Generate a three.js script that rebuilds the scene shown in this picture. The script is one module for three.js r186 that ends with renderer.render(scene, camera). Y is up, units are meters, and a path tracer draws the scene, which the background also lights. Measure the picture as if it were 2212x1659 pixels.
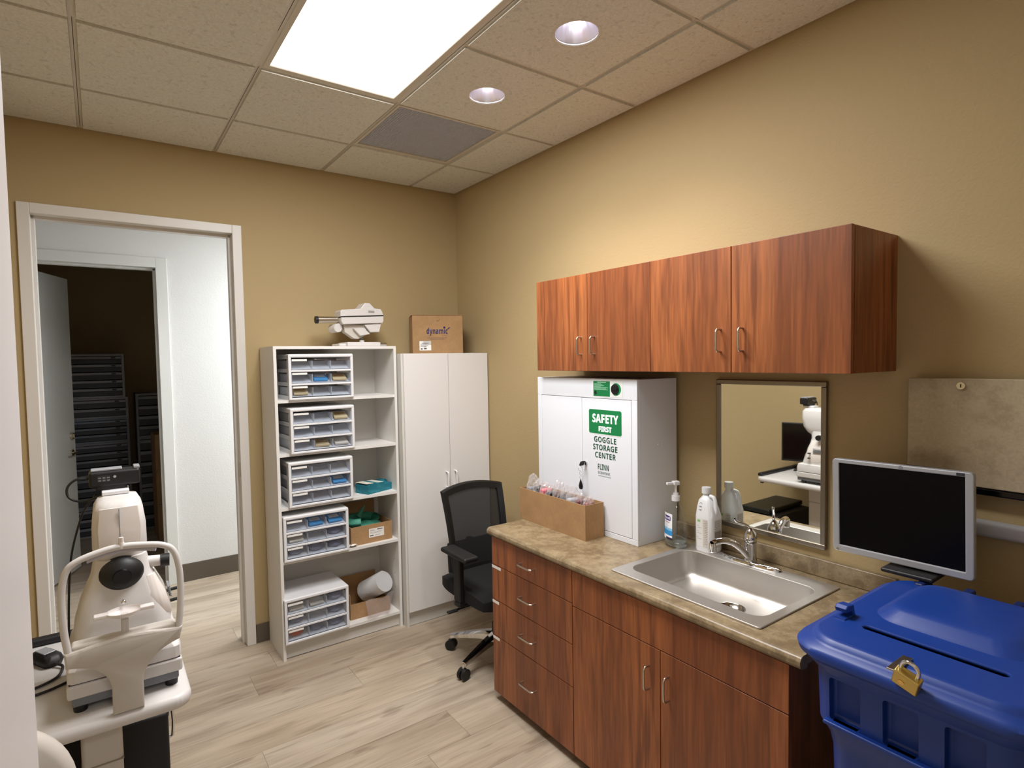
import * as THREE from 'three';
import { RoundedBoxGeometry } from 'three/addons/geometries/RoundedBoxGeometry.js';
import { mergeGeometries, mergeVertices, toCreasedNormals } from 'three/addons/utils/BufferGeometryUtils.js';
import { Brush, Evaluator, SUBTRACTION } from 'three-bvh-csg';
import { RectAreaLightUniformsLib } from 'three/addons/lights/RectAreaLightUniformsLib.js';

// ---------------------------------------------------------------- camera, lights, exposure
RectAreaLightUniformsLib.init();
const scene = new THREE.Scene();
scene.background = new THREE.Color(0x000000);
const renderer = new THREE.WebGLRenderer({ antialias: true });
renderer.toneMapping = THREE.LinearToneMapping;
renderer.toneMappingExposure = 1.08;
renderer.shadowMap.enabled = true;
const camera = new THREE.PerspectiveCamera(67.34, 2212 / 1659, 0.02, 60);
camera.position.set(-2.165, 1.6942, 3.6952);
camera.rotation.order = 'YXZ';
camera.rotation.set(-0.0439, -0.6216, -0.0167);
scene.add(camera);
const H = 2.906;                                   // ceiling height of the exam room
function areaLight(w, d, x, y, z, color, intensity) {       // faces down
  const l = new THREE.RectAreaLight(color, intensity, w, d);
  l.position.set(x, y, z); l.rotation.x = -Math.PI / 2; scene.add(l); return l;
}
areaLight(0.56, 1.17, -1.279, H - 0.0045, 1.7535, new THREE.Color(0.98, 0.985, 1.0), 24.5);         // the ceiling troffer of the exam room
areaLight(0.56, 1.17, -0.1, 2.68, -0.72, new THREE.Color(0.9, 0.95, 1.0), 34);               // the corridor troffer
areaLight(0.5, 0.5, -1.8, 2.68, 4.5, new THREE.Color(0.95, 0.97, 1.0), 14);                    // the entry passage light, behind the viewer

// ---------------------------------------------------------------- helpers
let seed = 7;
const rnd = () => { seed = (seed * 1664525 + 1013904223) >>> 0; return seed / 4294967296; };
const rr = (a, b) => a + (b - a) * rnd();
const V2 = (x, y) => new THREE.Vector2(x, y), V3 = (x, y, z) => new THREE.Vector3(x, y, z);
const PI = Math.PI;
const used = new Map();
function numbered(n) { const k = used.get(n) ?? 0; used.set(n, k + 1); return k ? n + '_' + String(k).padStart(3, '0') : n; }
function mesh(name, geo, mat, parent) {
  const m = new THREE.Mesh(geo, mat); m.name = parent ? name : numbered(name);
  m.castShadow = m.receiveShadow = true; (parent ?? scene).add(m); return m;
}
function thing(name, label, category, pos = [0, 0, 0], turn = 0, group) {
  const o = new THREE.Group(); o.name = numbered(name); scene.add(o);
  o.position.set(...pos); o.rotation.y = turn; o.userData = { label, category };
  if (group) o.userData.group = group; return o;
}
function tag(o, label, category, group) { o.userData.label = label; o.userData.category = category; if (group) o.userData.group = group; return o; }
function structure(name, label, category) {
  const o = new THREE.Group(); o.name = name; scene.add(o); o.userData = { kind: 'structure', label, category }; return o;
}
// geometry helpers; boxes are given by their bounds
const B = (x0, x1, y0, y1, z0, z1) => new THREE.BoxGeometry(x1 - x0, y1 - y0, z1 - z0).translate((x0 + x1) / 2, (y0 + y1) / 2, (z0 + z1) / 2);
const RB = (x0, x1, y0, y1, z0, z1, r = 0.004, s = 2) => new RoundedBoxGeometry(x1 - x0, y1 - y0, z1 - z0, s, Math.min(r, (x1 - x0) / 2.01, (y1 - y0) / 2.01, (z1 - z0) / 2.01)).translate((x0 + x1) / 2, (y0 + y1) / 2, (z0 + z1) / 2);
const CY = (r0, r1, y0, y1, x = 0, z = 0, n = 24) => new THREE.CylinderGeometry(r1, r0, y1 - y0, n).translate(x, (y0 + y1) / 2, z);
function cyl(a, b, r0, r1 = r0, n = 20) {                    // cylinder between two points
  const A = V3(...a), C = V3(...b), d = C.clone().sub(A), g = new THREE.CylinderGeometry(r1, r0, d.length(), n);
  g.applyQuaternion(new THREE.Quaternion().setFromUnitVectors(V3(0, 1, 0), d.clone().normalize()));
  return g.translate((A.x + C.x) / 2, (A.y + C.y) / 2, (A.z + C.z) / 2);
}
function strip(g) { const o = g.index ? g.toNonIndexed() : g; for (const k of Object.keys(o.attributes)) if (!['position', 'normal', 'uv'].includes(k)) o.deleteAttribute(k); if (!o.attributes.uv) o.setAttribute('uv', new THREE.BufferAttribute(new Float32Array(o.attributes.position.count * 2), 2)); return o; }
const M = (...g) => mergeGeometries(g.flat().map(strip));
function tube(pts, r, seg = 40, n = 10, closed = false, tension = 0.5) { return new THREE.TubeGeometry(new THREE.CatmullRomCurve3(pts.map(p => V3(...p)), closed, 'catmullrom', tension), seg, r, n, closed); }
const lathe = (pts, n = 32) => new THREE.LatheGeometry(pts.map(p => V2(...p)), n);
function uvm(g, ou = 0, ov = 0, swap = false) {              // uv in metres, taken from the side a face looks to
  g = g.index ? g.toNonIndexed() : g; const p = g.attributes.position, n = g.attributes.normal, uv = new Float32Array(p.count * 2);
  for (let i = 0; i < p.count; i += 3) {
    let ax = 0, ay = 0, az = 0;
    for (let k = 0; k < 3; k++) { ax += Math.abs(n.getX(i + k)); ay += Math.abs(n.getY(i + k)); az += Math.abs(n.getZ(i + k)); }
    for (let k = 0; k < 3; k++) {
      const x = p.getX(i + k), y = p.getY(i + k), z = p.getZ(i + k);
      let a, b; if (ax >= ay && ax >= az) { a = z; b = y; } else if (ay >= az) { a = x; b = z; } else { a = x; b = y; }
      if (swap) [a, b] = [b, a];
      uv[2 * (i + k)] = a + ou; uv[2 * (i + k) + 1] = b + ov;
    }
  }
  g.setAttribute('uv', new THREE.BufferAttribute(uv, 2)); return g;
}
function poly(pts, holes = []) { const s = new THREE.Shape(pts.map(p => V2(...p))); for (const h of holes) s.holes.push(h instanceof THREE.Path ? h : new THREE.Path(h.map(p => V2(...p)))); return s; }
const ext = (shape, depth, bevel = 0, seg = 12) => new THREE.ExtrudeGeometry(shape, { depth: depth - 2 * bevel, bevelEnabled: bevel > 0, bevelThickness: bevel, bevelSize: bevel, bevelOffset: -bevel, bevelSegments: 2, curveSegments: seg }).translate(0, 0, bevel);
function rrShape(w, h, r, x = 0, y = 0, T = THREE.Shape) {
  const s = new T(), a = x - w / 2, b = y - h / 2;
  s.moveTo(a + r, b); s.lineTo(a + w - r, b); s.absarc(a + w - r, b + r, r, -PI / 2, 0); s.lineTo(a + w, b + h - r); s.absarc(a + w - r, b + h - r, r, 0, PI / 2);
  s.lineTo(a + r, b + h); s.absarc(a + r, b + h - r, r, PI / 2, PI); s.lineTo(a, b + r); s.absarc(a + r, b + r, r, PI, 1.5 * PI); return s;
}
function ring(w, d, r, y, cx = 0, cz = 0, n = 6) {           // rounded rectangle in a level plane
  const o = []; r = Math.min(r, w / 2 - 1e-4, d / 2 - 1e-4);
  for (const [sx, sz, a0] of [[1, 1, 0], [-1, 1, PI / 2], [-1, -1, PI], [1, -1, 1.5 * PI]])
    for (let k = 0; k <= n; k++) { const a = a0 + k / n * PI / 2; o.push([cx + sx * (w / 2 - r) + r * Math.cos(a), y, cz + sz * (d / 2 - r) + r * Math.sin(a)]); }
  return o;
}
function loft(rings, cap0 = true, cap1 = true, crease = 0.6) {
  const n = rings[0].length, pos = [], idx = [];
  rings.forEach(r => r.forEach(p => pos.push(...p)));
  for (let i = 0; i < rings.length - 1; i++) for (let k = 0; k < n; k++) { const a = i * n + k, b = i * n + (k + 1) % n; idx.push(a, a + n, b, b, a + n, b + n); }
  const cap = (i, flip) => { const c = rings[i].reduce((s, p) => [s[0] + p[0] / n, s[1] + p[1] / n, s[2] + p[2] / n], [0, 0, 0]), q = pos.length / 3; pos.push(...c); for (let k = 0; k < n; k++) { const a = i * n + k, b = i * n + (k + 1) % n; flip ? idx.push(q, b, a) : idx.push(q, a, b); } };
  if (cap0) cap(0, false); if (cap1) cap(rings.length - 1, true);
  let g = new THREE.BufferGeometry(); g.setAttribute('position', new THREE.Float32BufferAttribute(pos, 3)); g.setIndex(idx);
  g = toCreasedNormals(g, crease); g.setAttribute('uv', new THREE.Float32BufferAttribute(new Float32Array(g.attributes.position.count * 2), 2)); return g;
}
function crumple(g, amp, f, sd = 0) {                        // irregular folds for bags and film
  const p = g.attributes.position;
  for (let i = 0; i < p.count; i++) {
    const x = p.getX(i) * f + sd, y = p.getY(i) * f + sd * 2, z = p.getZ(i) * f - sd;
    const w = k => Math.sin(x * 1.7 * k + 1.3 * Math.sin(y * 2.1 * k + k)) + Math.sin(z * 2.3 * k + 1.7 * Math.sin(x * 1.9 * k)) + Math.abs(Math.sin(y * 1.3 * k + z * k));
    const d = amp * (w(1) + 0.5 * w(2.3));
    p.setXYZ(i, p.getX(i) + d * 0.6, p.getY(i) + d * 0.7, p.getZ(i) + d * 0.5 * Math.cos(x + y));
  }
  g.computeVertexNormals(); return g;
}
// ---------------------------------------------------------------- textures
const hash = (x, y, s) => { let h = (x * 374761393 + y * 668265263 + s * 2147483647) | 0; h = Math.imul(h ^ (h >>> 13), 1274126177); return ((h ^ (h >>> 16)) >>> 0) / 4294967296; };
function vn(x, y, px, py, s) {                               // value noise that repeats after px, py cells
  const xi = Math.floor(x), yi = Math.floor(y), fx = x - xi, fy = y - yi, u = fx * fx * (3 - 2 * fx), v = fy * fy * (3 - 2 * fy);
  const m = (a, b) => ((a % b) + b) % b, X0 = m(xi, px), X1 = m(xi + 1, px), Y0 = m(yi, py), Y1 = m(yi + 1, py);
  return (hash(X0, Y0, s) * (1 - u) + hash(X1, Y0, s) * u) * (1 - v) + (hash(X0, Y1, s) * (1 - u) + hash(X1, Y1, s) * u) * v;
}
function fbm(u, v, px, py, oct, s) { let a = 0, w = 0.5, t = 0; for (let i = 0; i < oct; i++) { a += w * vn(u * px, v * py, px, py, s + i); t += w; w *= 0.5; px *= 2; py *= 2; } return a / t; }
function tex(w, h, fn, sx, sy, srgb = true) {                // one repeat covers sx by sy metres
  const d = new Uint8Array(w * h * 4);
  for (let j = 0; j < h; j++) for (let i = 0; i < w; i++) { const c = fn(i / w, j / h), k = 4 * (j * w + i); for (let q = 0; q < 3; q++) d[k + q] = Math.max(0, Math.min(255, c[q])); d[k + 3] = 255; }
  const t = new THREE.DataTexture(d, w, h); t.wrapS = t.wrapT = THREE.RepeatWrapping; t.magFilter = THREE.LinearFilter; t.minFilter = THREE.LinearMipmapLinearFilter; t.generateMipmaps = true;
  if (srgb) t.colorSpace = THREE.SRGBColorSpace; t.repeat.set(1 / sx, 1 / sy); t.needsUpdate = true; return t;
}
const mixc = (a, b, t) => a.map((v, i) => v + (b[i] - v) * t), sm = (a, b, x) => { const t = Math.max(0, Math.min(1, (x - a) / (b - a))); return t * t * (3 - 2 * t); };
const grey = v => [v, v, v];
const cherryTex = tex(768, 768, (u, v) => {
  const w = 0.06 * fbm(u, v, 3, 2, 3, 41), broad = fbm(u + w, v, 9, 1, 3, 11), mid = fbm(u + w * 0.6, v, 40, 4, 4, 12), fine = fbm(u + 0.3 * w, v, 140, 12, 2, 13);
  let c = mixc([121, 67, 37], [150, 88, 49], sm(0.25, 0.75, broad)); c = mixc(c, [94, 48, 26], 0.55 * sm(0.5, 0.8, mid)); c = mixc(c, [166, 102, 59], 0.4 * sm(0.55, 0.9, 1 - mid));
  return c.map(q => q * (0.86 + 0.27 * fine));
}, 0.9, 1.3);
const plankTex = tex(1024, 512, (u, v) => {
  const w = 0.05 * fbm(u, v, 4, 3, 3, 71), a = fbm(u, v + w, 2, 9, 4, 21), b = fbm(u, v + w, 4, 34, 3, 22), c = fbm(u, v, 10, 120, 2, 23), kn = fbm(u, v + w * 0.5, 7, 22, 3, 24);
  let col = mixc([166, 150, 131], [188, 173, 154], sm(0.3, 0.7, a)); col = mixc(col, [148, 131, 112], 0.5 * sm(0.58, 0.8, b)); col = mixc(col, [128, 110, 93], 0.45 * sm(0.68, 0.82, kn));
  return col.map(q => q * (0.94 + 0.12 * c));
}, 1.524, 0.9144);
const laminateTex = tex(512, 512, (u, v) => {
  const a = fbm(u, v, 9, 9, 4, 31), b = fbm(u, v, 30, 30, 4, 32), c = fbm(u, v, 110, 110, 2, 33);
  let col = mixc([122, 104, 78], [146, 128, 99], sm(0.32, 0.68, a)); col = mixc(col, [160, 142, 112], 0.5 * sm(0.55, 0.75, b)); col = mixc(col, [106, 90, 66], 0.4 * sm(0.55, 0.8, 1 - b));
  return col.map(q => q * (0.92 + 0.16 * c));
}, 0.55, 0.55);
const tileTex = tex(512, 512, (u, v) => { const a = fbm(u, v, 110, 110, 2, 51), b = fbm(u, v, 40, 40, 2, 52); return [222, 221, 212].map(q => q * (0.93 + 0.1 * a - 0.06 * sm(0.68, 0.8, b))); }, 0.61, 0.61);
const tileBump = tex(256, 256, (u, v) => grey(255 * fbm(u, v, 60, 60, 3, 53)), 0.3, 0.3, false);
const paintBump = tex(256, 256, (u, v) => grey(255 * fbm(u, v, 40, 40, 3, 61)), 0.25, 0.25, false);
const cardTex = tex(256, 256, (u, v) => { const a = fbm(u, v, 6, 6, 4, 81), b = fbm(u, v, 90, 24, 2, 82); return [166, 130, 90].map(q => q * (0.9 + 0.12 * a + 0.08 * b)); }, 0.3, 0.3);
const brushTex = tex(256, 256, (u, v) => grey(118 + 34 * fbm(u, v, 6, 128, 2, 91)), 0.12, 0.12, false);
const panelTex = tex(512, 512, (u, v) => { const a = fbm(u, v, 4, 4, 4, 101), b = fbm(u, v, 16, 22, 3, 102), c = fbm(u, v, 120, 120, 2, 103); return mixc([182, 167, 140], [156, 140, 114], 0.7 * sm(0.5, 0.75, a) + 0.35 * sm(0.55, 0.8, b)).map(q => q * (0.95 + 0.1 * c)); }, 0.6, 0.6);
const weaveTex = tex(128, 128, (u, v) => { const k = 16, a = Math.abs(Math.sin(u * k * PI)), b = Math.abs(Math.sin(v * k * PI)); return grey(a > 0.75 && b > 0.75 ? 120 : 255); }, 0.05, 0.05, false);
const bubbleBump = tex(256, 256, (u, v) => { const k = 12, x = (u * k) % 1 - 0.5, y = (v * k) % 1 - 0.5; return grey(255 * Math.max(0, 1 - 6 * (x * x + y * y))); }, 0.14, 0.14, false);
function canvasTex(w, h, draw) {
  const c = document.createElement('canvas'); c.width = w; c.height = h; const g = c.getContext('2d'); draw(g, w, h);
  const t = new THREE.CanvasTexture(c); t.colorSpace = THREE.SRGBColorSpace; return t;
}
// ---------------------------------------------------------------- materials
const S = (color, roughness = 0.6, o = {}) => new THREE.MeshStandardMaterial({ color, roughness, ...o });
const P = (color, roughness, o = {}) => new THREE.MeshPhysicalMaterial({ color, roughness, ...o });
const mt = {
  wall: S(0xb09a70, 0.75, { bumpMap: paintBump, bumpScale: 0.0006 }),
  hallWall: S(0xe0dfdc, 0.75, { bumpMap: paintBump, bumpScale: 0.0006 }),
  white: S(0xdedad2, 0.42), whitePaint: S(0xdad6d0, 0.4), hallPaint: S(0xdcdcd8, 0.4),
  base: S(0x5d5347, 0.6), slab: S(0x4a443c, 0.9),
  tile: S(0xffffff, 0.95, { map: tileTex, bumpMap: tileBump, bumpScale: 0.0015 }), tee: S(0xcfc9bd, 0.55),
  cherry: S(0xffffff, 0.38, { map: cherryTex }),
  laminate: S(0xffffff, 0.34, { map: laminateTex }),
  steel: S(0xcdc9c4, 0.92, { metalness: 1, roughnessMap: brushTex }), nickel: S(0xc9c0b2, 0.28, { metalness: 1 }), chrome: S(0xdcdcdc, 0.06, { metalness: 1 }),
  mirror: S(0xf6f9f6, 0.015, { metalness: 1 }),
  melamine: S(0xd2cfc8, 0.45), melamineEdge: S(0xe2dfda, 0.45), steelWhite: S(0xe4e7ee, 0.35),
  black: S(0x0d0d0e, 0.5), blackMatte: S(0x141415, 0.8), blackGloss: S(0x060608, 0.12), grey: S(0x7d7f83, 0.5), darkGrey: S(0x2c2d30, 0.6),
  card: S(0xffffff, 0.9, { map: cardTex }),
  ivory: S(0xd3cfcc, 0.42), ivoryWarm: S(0xc6bfb6, 0.45), ivoryGloss: P(0xe6ded8, 0.18, { clearcoat: 0.6, clearcoatRoughness: 0.1 }),
  milky: S(0xd8dae0, 0.5),
  clear: P(0xf4f6f8, 0.12, { transmission: 1, thickness: 0, ior: 1.45 }), clearGrey: P(0xe6e8ee, 0.3, { transmission: 0.7, thickness: 0, ior: 1.45 }),
  film: P(0xfaf8f8, 0.09, { transmission: 0.82, flatShading: true, thickness: 0, ior: 1.45 }),
  blue: S(0x12388a, 0.42), blueDark: S(0x0d2258, 0.5),
  brass: S(0xcbb066, 0.38, { metalness: 1 }),
  plasticWhite: S(0xe2e2e4, 0.35), paper: S(0xe9e7e2, 0.8),
  silver: S(0xa9abb0, 0.4, { metalness: 0.35 }),
};
// ---------------------------------------------------------------- the room shell
const XL = -2.68, ZF = 3.65, T = 0.6096, GX = 0.3645, GZ = 0.5343;
function wall(name, label, geo, mat) { const m = mesh(name, uvm(geo), mat); m.userData = { kind: 'structure', label, category: 'wall' }; return m; }
const gate = (x0, x1, y, a, b, h) => poly([[x0, 0], [a, 0], [a, h], [b, h], [b, 0], [x1, 0], [x1, y], [x0, y]]);   // wall outline around a doorway
// the back wall with the doorway to the corridor
{
  const s = gate(XL - 0.12, 0.12, H + 0.1, -2.43, -1.485, 2.465);
  wall('wall_back', 'tan painted wall behind the bookshelf with the open doorway', ext(s, 0.12).translate(0, 0, -0.12), mt.wall);
}
wall('wall_side', 'tan painted wall carrying the wood cabinets and mirror', B(0, 0.12, 0, H + 0.1, 0, ZF + 0.12), mt.wall);
wall('wall_left', 'tan painted wall behind the instrument table, seen in the mirror', B(XL - 0.12, XL, 0, H + 0.1, 0, ZF + 0.12), mt.wall);
wall('wall_front', 'tan painted wall around the entry doorway', ext(gate(XL, 0, H + 0.1, -2.3, -1.36, 2.42), 0.12).translate(0, 0, ZF), mt.wall);
// corridor and storeroom beyond the doorway
const HZ = -1.4, HC = 2.72;
{
  const s = gate(-4.6, 1.4, HC + 0.1, -2.72, -1.77, 2.44);
  wall('wall_corridor', 'off white corridor wall with the door opening to the dark storeroom', ext(s, 0.12).translate(0, 0, HZ - 0.12), mt.hallWall);
}
wall('wall_corridor_near', 'off white wall of the corridor backing the tan room wall', ext(gate(-4.6, 1.4, HC + 0.1, -2.43, -1.485, 2.465), 0.012).translate(0, 0, -0.132), mt.hallWall);
wall('wall_corridor_end', 'off white end wall of the corridor', B(1.4, 1.5, 0, HC + 0.1, HZ - 0.12, -0.12), mt.hallWall);
wall('wall_corridor_far_end', 'off white far end wall of the corridor', B(-4.7, -4.6, 0, HC + 0.1, HZ - 0.12, -0.12), mt.hallWall);
wall('wall_storeroom_back', 'tan back wall of the dark storeroom', B(-3.6, -0.9, 0, H, -4.0, -3.9), mt.wall);
wall('wall_storeroom_left', 'tan side wall of the dark storeroom behind its open door', B(-3.7, -3.6, 0, H, -4.0, HZ - 0.12), mt.wall);
wall('wall_storeroom_right', 'tan side wall of the dark storeroom beside the boxes', B(-0.9, -0.8, 0, H, -4.0, HZ - 0.12), mt.wall);
// entry behind the viewer
wall('wall_entry', 'off white walls of the entry passage outside the room', M(B(-2.6, -2.5, 0, 2.7, ZF + 0.12, 5.2), B(-1.1, -1.0, 0, 2.7, ZF + 0.12, 5.2), B(-2.6, -1.0, 0, 2.7, 5.2, 5.3)), mt.hallWall);
{
  const c = structure('ceiling_passage', 'plain white ceilings of the corridor, storeroom and entry', 'ceiling');
  mesh('corridor_ceiling', B(-4.6, 1.4, HC, HC + 0.08, HZ - 0.12, -0.12), mt.hallWall, c);
  mesh('storeroom_ceiling', B(-3.6, -0.9, H, H + 0.08, -4.0, HZ - 0.12), mt.hallWall, c);
  mesh('entry_ceiling', B(-2.6, -1.0, 2.7, 2.78, ZF + 0.12, 5.3), mt.hallWall, c);
}
// floor: slab and separate planks running along x
{
  const f = structure('floor', 'pale greige wood plank floor', 'floor');
  mesh('slab', B(-4.7, 1.5, -0.12, -0.004, -4.0, 5.3), mt.slab, f);
  const tones = [0xffffff, 0xf7f5f2, 0xeeebe7, 0xfffdf9].map(c => S(c, 0.46, { map: plankTex }));
  const PW = 0.2286, PL = 1.524, z0 = 0.373, known = { '0': -1.565, '1': -1.102, '3': -1.65, '4': -0.866 };   // joints that can be read in the picture
  const areas = [[0, ZF + 0.12, XL, 0], [HZ - 0.12, 0, -4.6, 1.4], [-3.9, HZ - 0.12, -3.6, -0.9], [ZF + 0.12, 5.2, -2.5, -1.1]];
  for (const [za, zb, xa, xb] of areas) {
    for (let k = Math.floor((za - z0) / PW); z0 + k * PW < zb; k++) {
      const a = Math.max(za, z0 + k * PW), b = Math.min(zb, z0 + (k + 1) * PW); if (b - a < 0.004) continue;
      const j = known[k] ?? -(hash(k + 50, 3, 9) * PL);
      for (let m = Math.floor((xa - j) / PL); j + m * PL < xb; m++) {
        const p = Math.max(xa, j + m * PL), q = Math.min(xb, j + (m + 1) * PL); if (q - p < 0.01) continue;
        const g = B(p + 0.0005, q - 0.0005, -0.006, 0, a + 0.0005, b - 0.0005), o = hash(k + 90, m + 40, 5), uv = g.attributes.uv, ps = g.attributes.position;
        for (let i = 0; i < uv.count; i++) uv.setXY(i, ps.getX(i) - j + o * 1.3, ps.getZ(i) - (z0 + k * PW) + Math.floor(o * 97) * 0.23);
        mesh('plank', g, tones[Math.floor(hash(k + 10, m + 70, 8) * 4)], f);
      }
    }
  }
}
// baseboards
function base(name, label, geo) { const m = mesh(name, geo, mt.base); m.userData = { kind: 'structure', label, category: 'baseboard' }; }
base('baseboard_back', 'dark taupe vinyl baseboard between doorway and bookshelf', RB(-1.452, 0, 0, 0.115, 0, 0.007, 0.003));
base('baseboard_back_left', 'dark taupe vinyl baseboard beside the doorway', RB(XL, -2.47, 0, 0.115, 0, 0.007, 0.003));
base('baseboard_side', 'dark taupe vinyl baseboard under the wood cabinets', RB(-0.007, 0, 0, 0.115, 0.01, ZF, 0.003));
base('baseboard_left', 'dark taupe vinyl baseboard behind the instrument table', RB(XL, XL + 0.007, 0, 0.115, 0.01, ZF, 0.003));
base('baseboard_corridor', 'dark taupe vinyl baseboard on the corridor wall', RB(-1.705, 1.4, 0, 0.14, HZ, HZ + 0.007, 0.003));

// painted steel door frames
function doorFrame(name, label, x0, x1, ytop, zf, zb, mat, face = 0.05) {     // opening x0..x1, front at zf, back at zb
  const d = structure(name, label, 'door frame'), pr = 0.014;
  const jamb = (sx, xe) => {                                  // sx: direction away from the opening
    const b = (a, c, z0, z1) => RB(Math.min(xe + sx * a, xe + sx * c), Math.max(xe + sx * a, xe + sx * c), 0, ytop, z0, z1, 0.002, 1);
    mesh('jamb', M(RB(Math.min(xe, xe + sx * face), Math.max(xe, xe + sx * face), 0, ytop + face, zf - pr * 0.2, zf + pr, 0.003), RB(Math.min(xe, xe + sx * face), Math.max(xe, xe + sx * face), 0, ytop + face, zb - pr, zb, 0.003),
      b(0, 0.02, zb, zf), b(-0.014, 0.004, zf - 0.098, zf - 0.05)), mat, d);
  };
  jamb(-1, x0); jamb(1, x1);
  mesh('head', M(RB(x0, x1, ytop, ytop + face, zf - pr * 0.2, zf + pr, 0.003), RB(x0, x1, ytop, ytop + face, zb - pr, zb, 0.003), B(x0, x1, ytop, ytop + 0.02, zb, zf), B(x0, x1, ytop - 0.014, ytop + 0.004, zf - 0.098, zf - 0.05)), mat, d);
  return d;
}
const fr1 = doorFrame('door_1', 'white painted door frame of the open doorway beside the bookshelf', -2.41, -1.505, 2.447, 0, -0.132, mt.whitePaint, 0.05);
mesh('strike_plate', M(B(-1.5075, -1.5045, 1.02, 1.1, -0.036, -0.006)), mt.nickel, fr1).userData = { label: 'narrow metal strike plate' };
doorFrame('door_2', 'white door frame of the dark storeroom across the corridor', -2.70, -1.79, 2.42, HZ, HZ - 0.12, mt.hallPaint, 0.075);
{ // storeroom door, standing open inward
  const d = structure('door_3', 'white storeroom door standing open into the dark room', 'door'), g = new THREE.Group();
  d.position.set(-2.685, 0, HZ - 0.115); d.rotation.y = 1.2;      // leaf runs along local +x
  mesh('leaf', RB(0, 0.88, 0.008, 2.41, -0.022, 0.022, 0.003), mt.hallPaint, d);
  const lever = M(CY(0.026, 0.026, 0, 0.012).rotateX(PI / 2).translate(0.81, 0.98, 0.022), cyl([0.81, 0.98, 0.03], [0.81, 0.98, 0.065], 0.009), cyl([0.81, 0.98, 0.06], [0.71, 0.98, 0.06], 0.008));
  mesh('lever_handle', lever, mt.nickel, d); mesh('deadbolt', M(CY(0.028, 0.026, 0, 0.02).rotateX(PI / 2).translate(0.81, 1.12, 0.022), B(0.806, 0.814, 1.105, 1.135, 0.04, 0.05)), mt.nickel, d);
}
{ // the entry door standing open beside the viewer
  const d = structure('door_4', 'white entry door standing open at the edge of the view', 'door');
  mesh('leaf', RB(-2.292, -2.247, 0.008, 2.4, 2.752, 3.645, 0.003), S(0xdedada, 0.4), d);
  mesh('lever_handle', M(cyl([-2.247, 0.98, 2.82], [-2.238, 0.98, 2.82], 0.026), cyl([-2.24, 0.98, 2.82], [-2.195, 0.98, 2.82], 0.009), cyl([-2.2, 0.98, 2.82], [-2.2, 0.98, 2.93], 0.008)), mt.nickel, d);
}
// suspended ceiling
{
  const c = structure('ceiling', 'suspended ceiling of square acoustic tiles in a white grid', 'ceiling');
  mesh('deck', B(XL, 0, H + 0.22, H + 0.3, 0, ZF), mt.slab, c);
  const xs = [0]; for (let x = -GX; x > XL; x -= T) xs.push(x); xs.push(XL);
  const zs = [0]; for (let z = GZ; z < ZF; z += T) zs.push(z); zs.push(ZF);
  const drop = 0.009, th = 0.018;
  for (let i = 0; i < xs.length - 1; i++) for (let j = 0; j < zs.length - 1; j++) {
    if (i === 2 && (j === 2 || j === 3)) continue;            // light fitting
    if (i === 1 && j === 1) continue;                          // return air grille
    const x1 = xs[i] - (i ? 0.0125 : 0.016), x0 = xs[i + 1] + (i + 2 < xs.length ? 0.0125 : 0.016), z0 = zs[j] + (j ? 0.0125 : 0.016), z1 = zs[j + 1] - (j + 2 < zs.length ? 0.0125 : 0.016);
    if (x1 - x0 < 0.01 || z1 - z0 < 0.01) continue;
    const y0 = H - drop + rr(-0.001, 0.001); let g;
    if (i === 1 && (j === 2 || j === 3)) {                     // tile with a hole for the downlight
      const s = poly([[x0, -z1], [x1, -z1], [x1, -z0], [x0, -z0]]), h = new THREE.Path(); h.absarc(-GX - T / 2, -(GZ + (j - 0.5) * T), 0.083, 0, 2 * PI, true); s.holes.push(h);
      g = ext(s, th, 0, 32).rotateX(-PI / 2).translate(0, y0, 0);
    } else g = B(x0, x1, y0, y0 + th, z0, z1);
    mesh('tile', uvm(g, rnd(), rnd()), mt.tile, c);
  }
  for (let i = 1; i < xs.length - 1; i++) for (let j = 0; j < zs.length - 1; j++) mesh('tee', M(B(xs[i] - 0.012, xs[i] + 0.012, H, H + 0.002, zs[j], zs[j + 1]), B(xs[i] - 0.001, xs[i] + 0.001, H, H + 0.03, zs[j], zs[j + 1])), mt.tee, c);
  for (let j = 1; j < zs.length - 1; j++) for (let i = 0; i < xs.length - 1; i++) { if (i === 2 && j === 3) continue; mesh('cross_tee', M(B(xs[i + 1], xs[i], H + 0.0003, H + 0.0023, zs[j] - 0.012, zs[j] + 0.012), B(xs[i + 1], xs[i], H, H + 0.03, zs[j] - 0.001, zs[j] + 0.001)), mt.tee, c); }
  for (const g of [B(-0.02, 0, H - 0.0005, H + 0.0015, 0, ZF), B(XL, XL + 0.02, H - 0.0005, H + 0.0015, 0, ZF), B(XL, 0, H - 0.0006, H + 0.0014, 0, 0.02), B(XL, 0, H - 0.0006, H + 0.0014, ZF - 0.02, ZF)]) mesh('edge_moulding', g, mt.tee, c);
}
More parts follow.
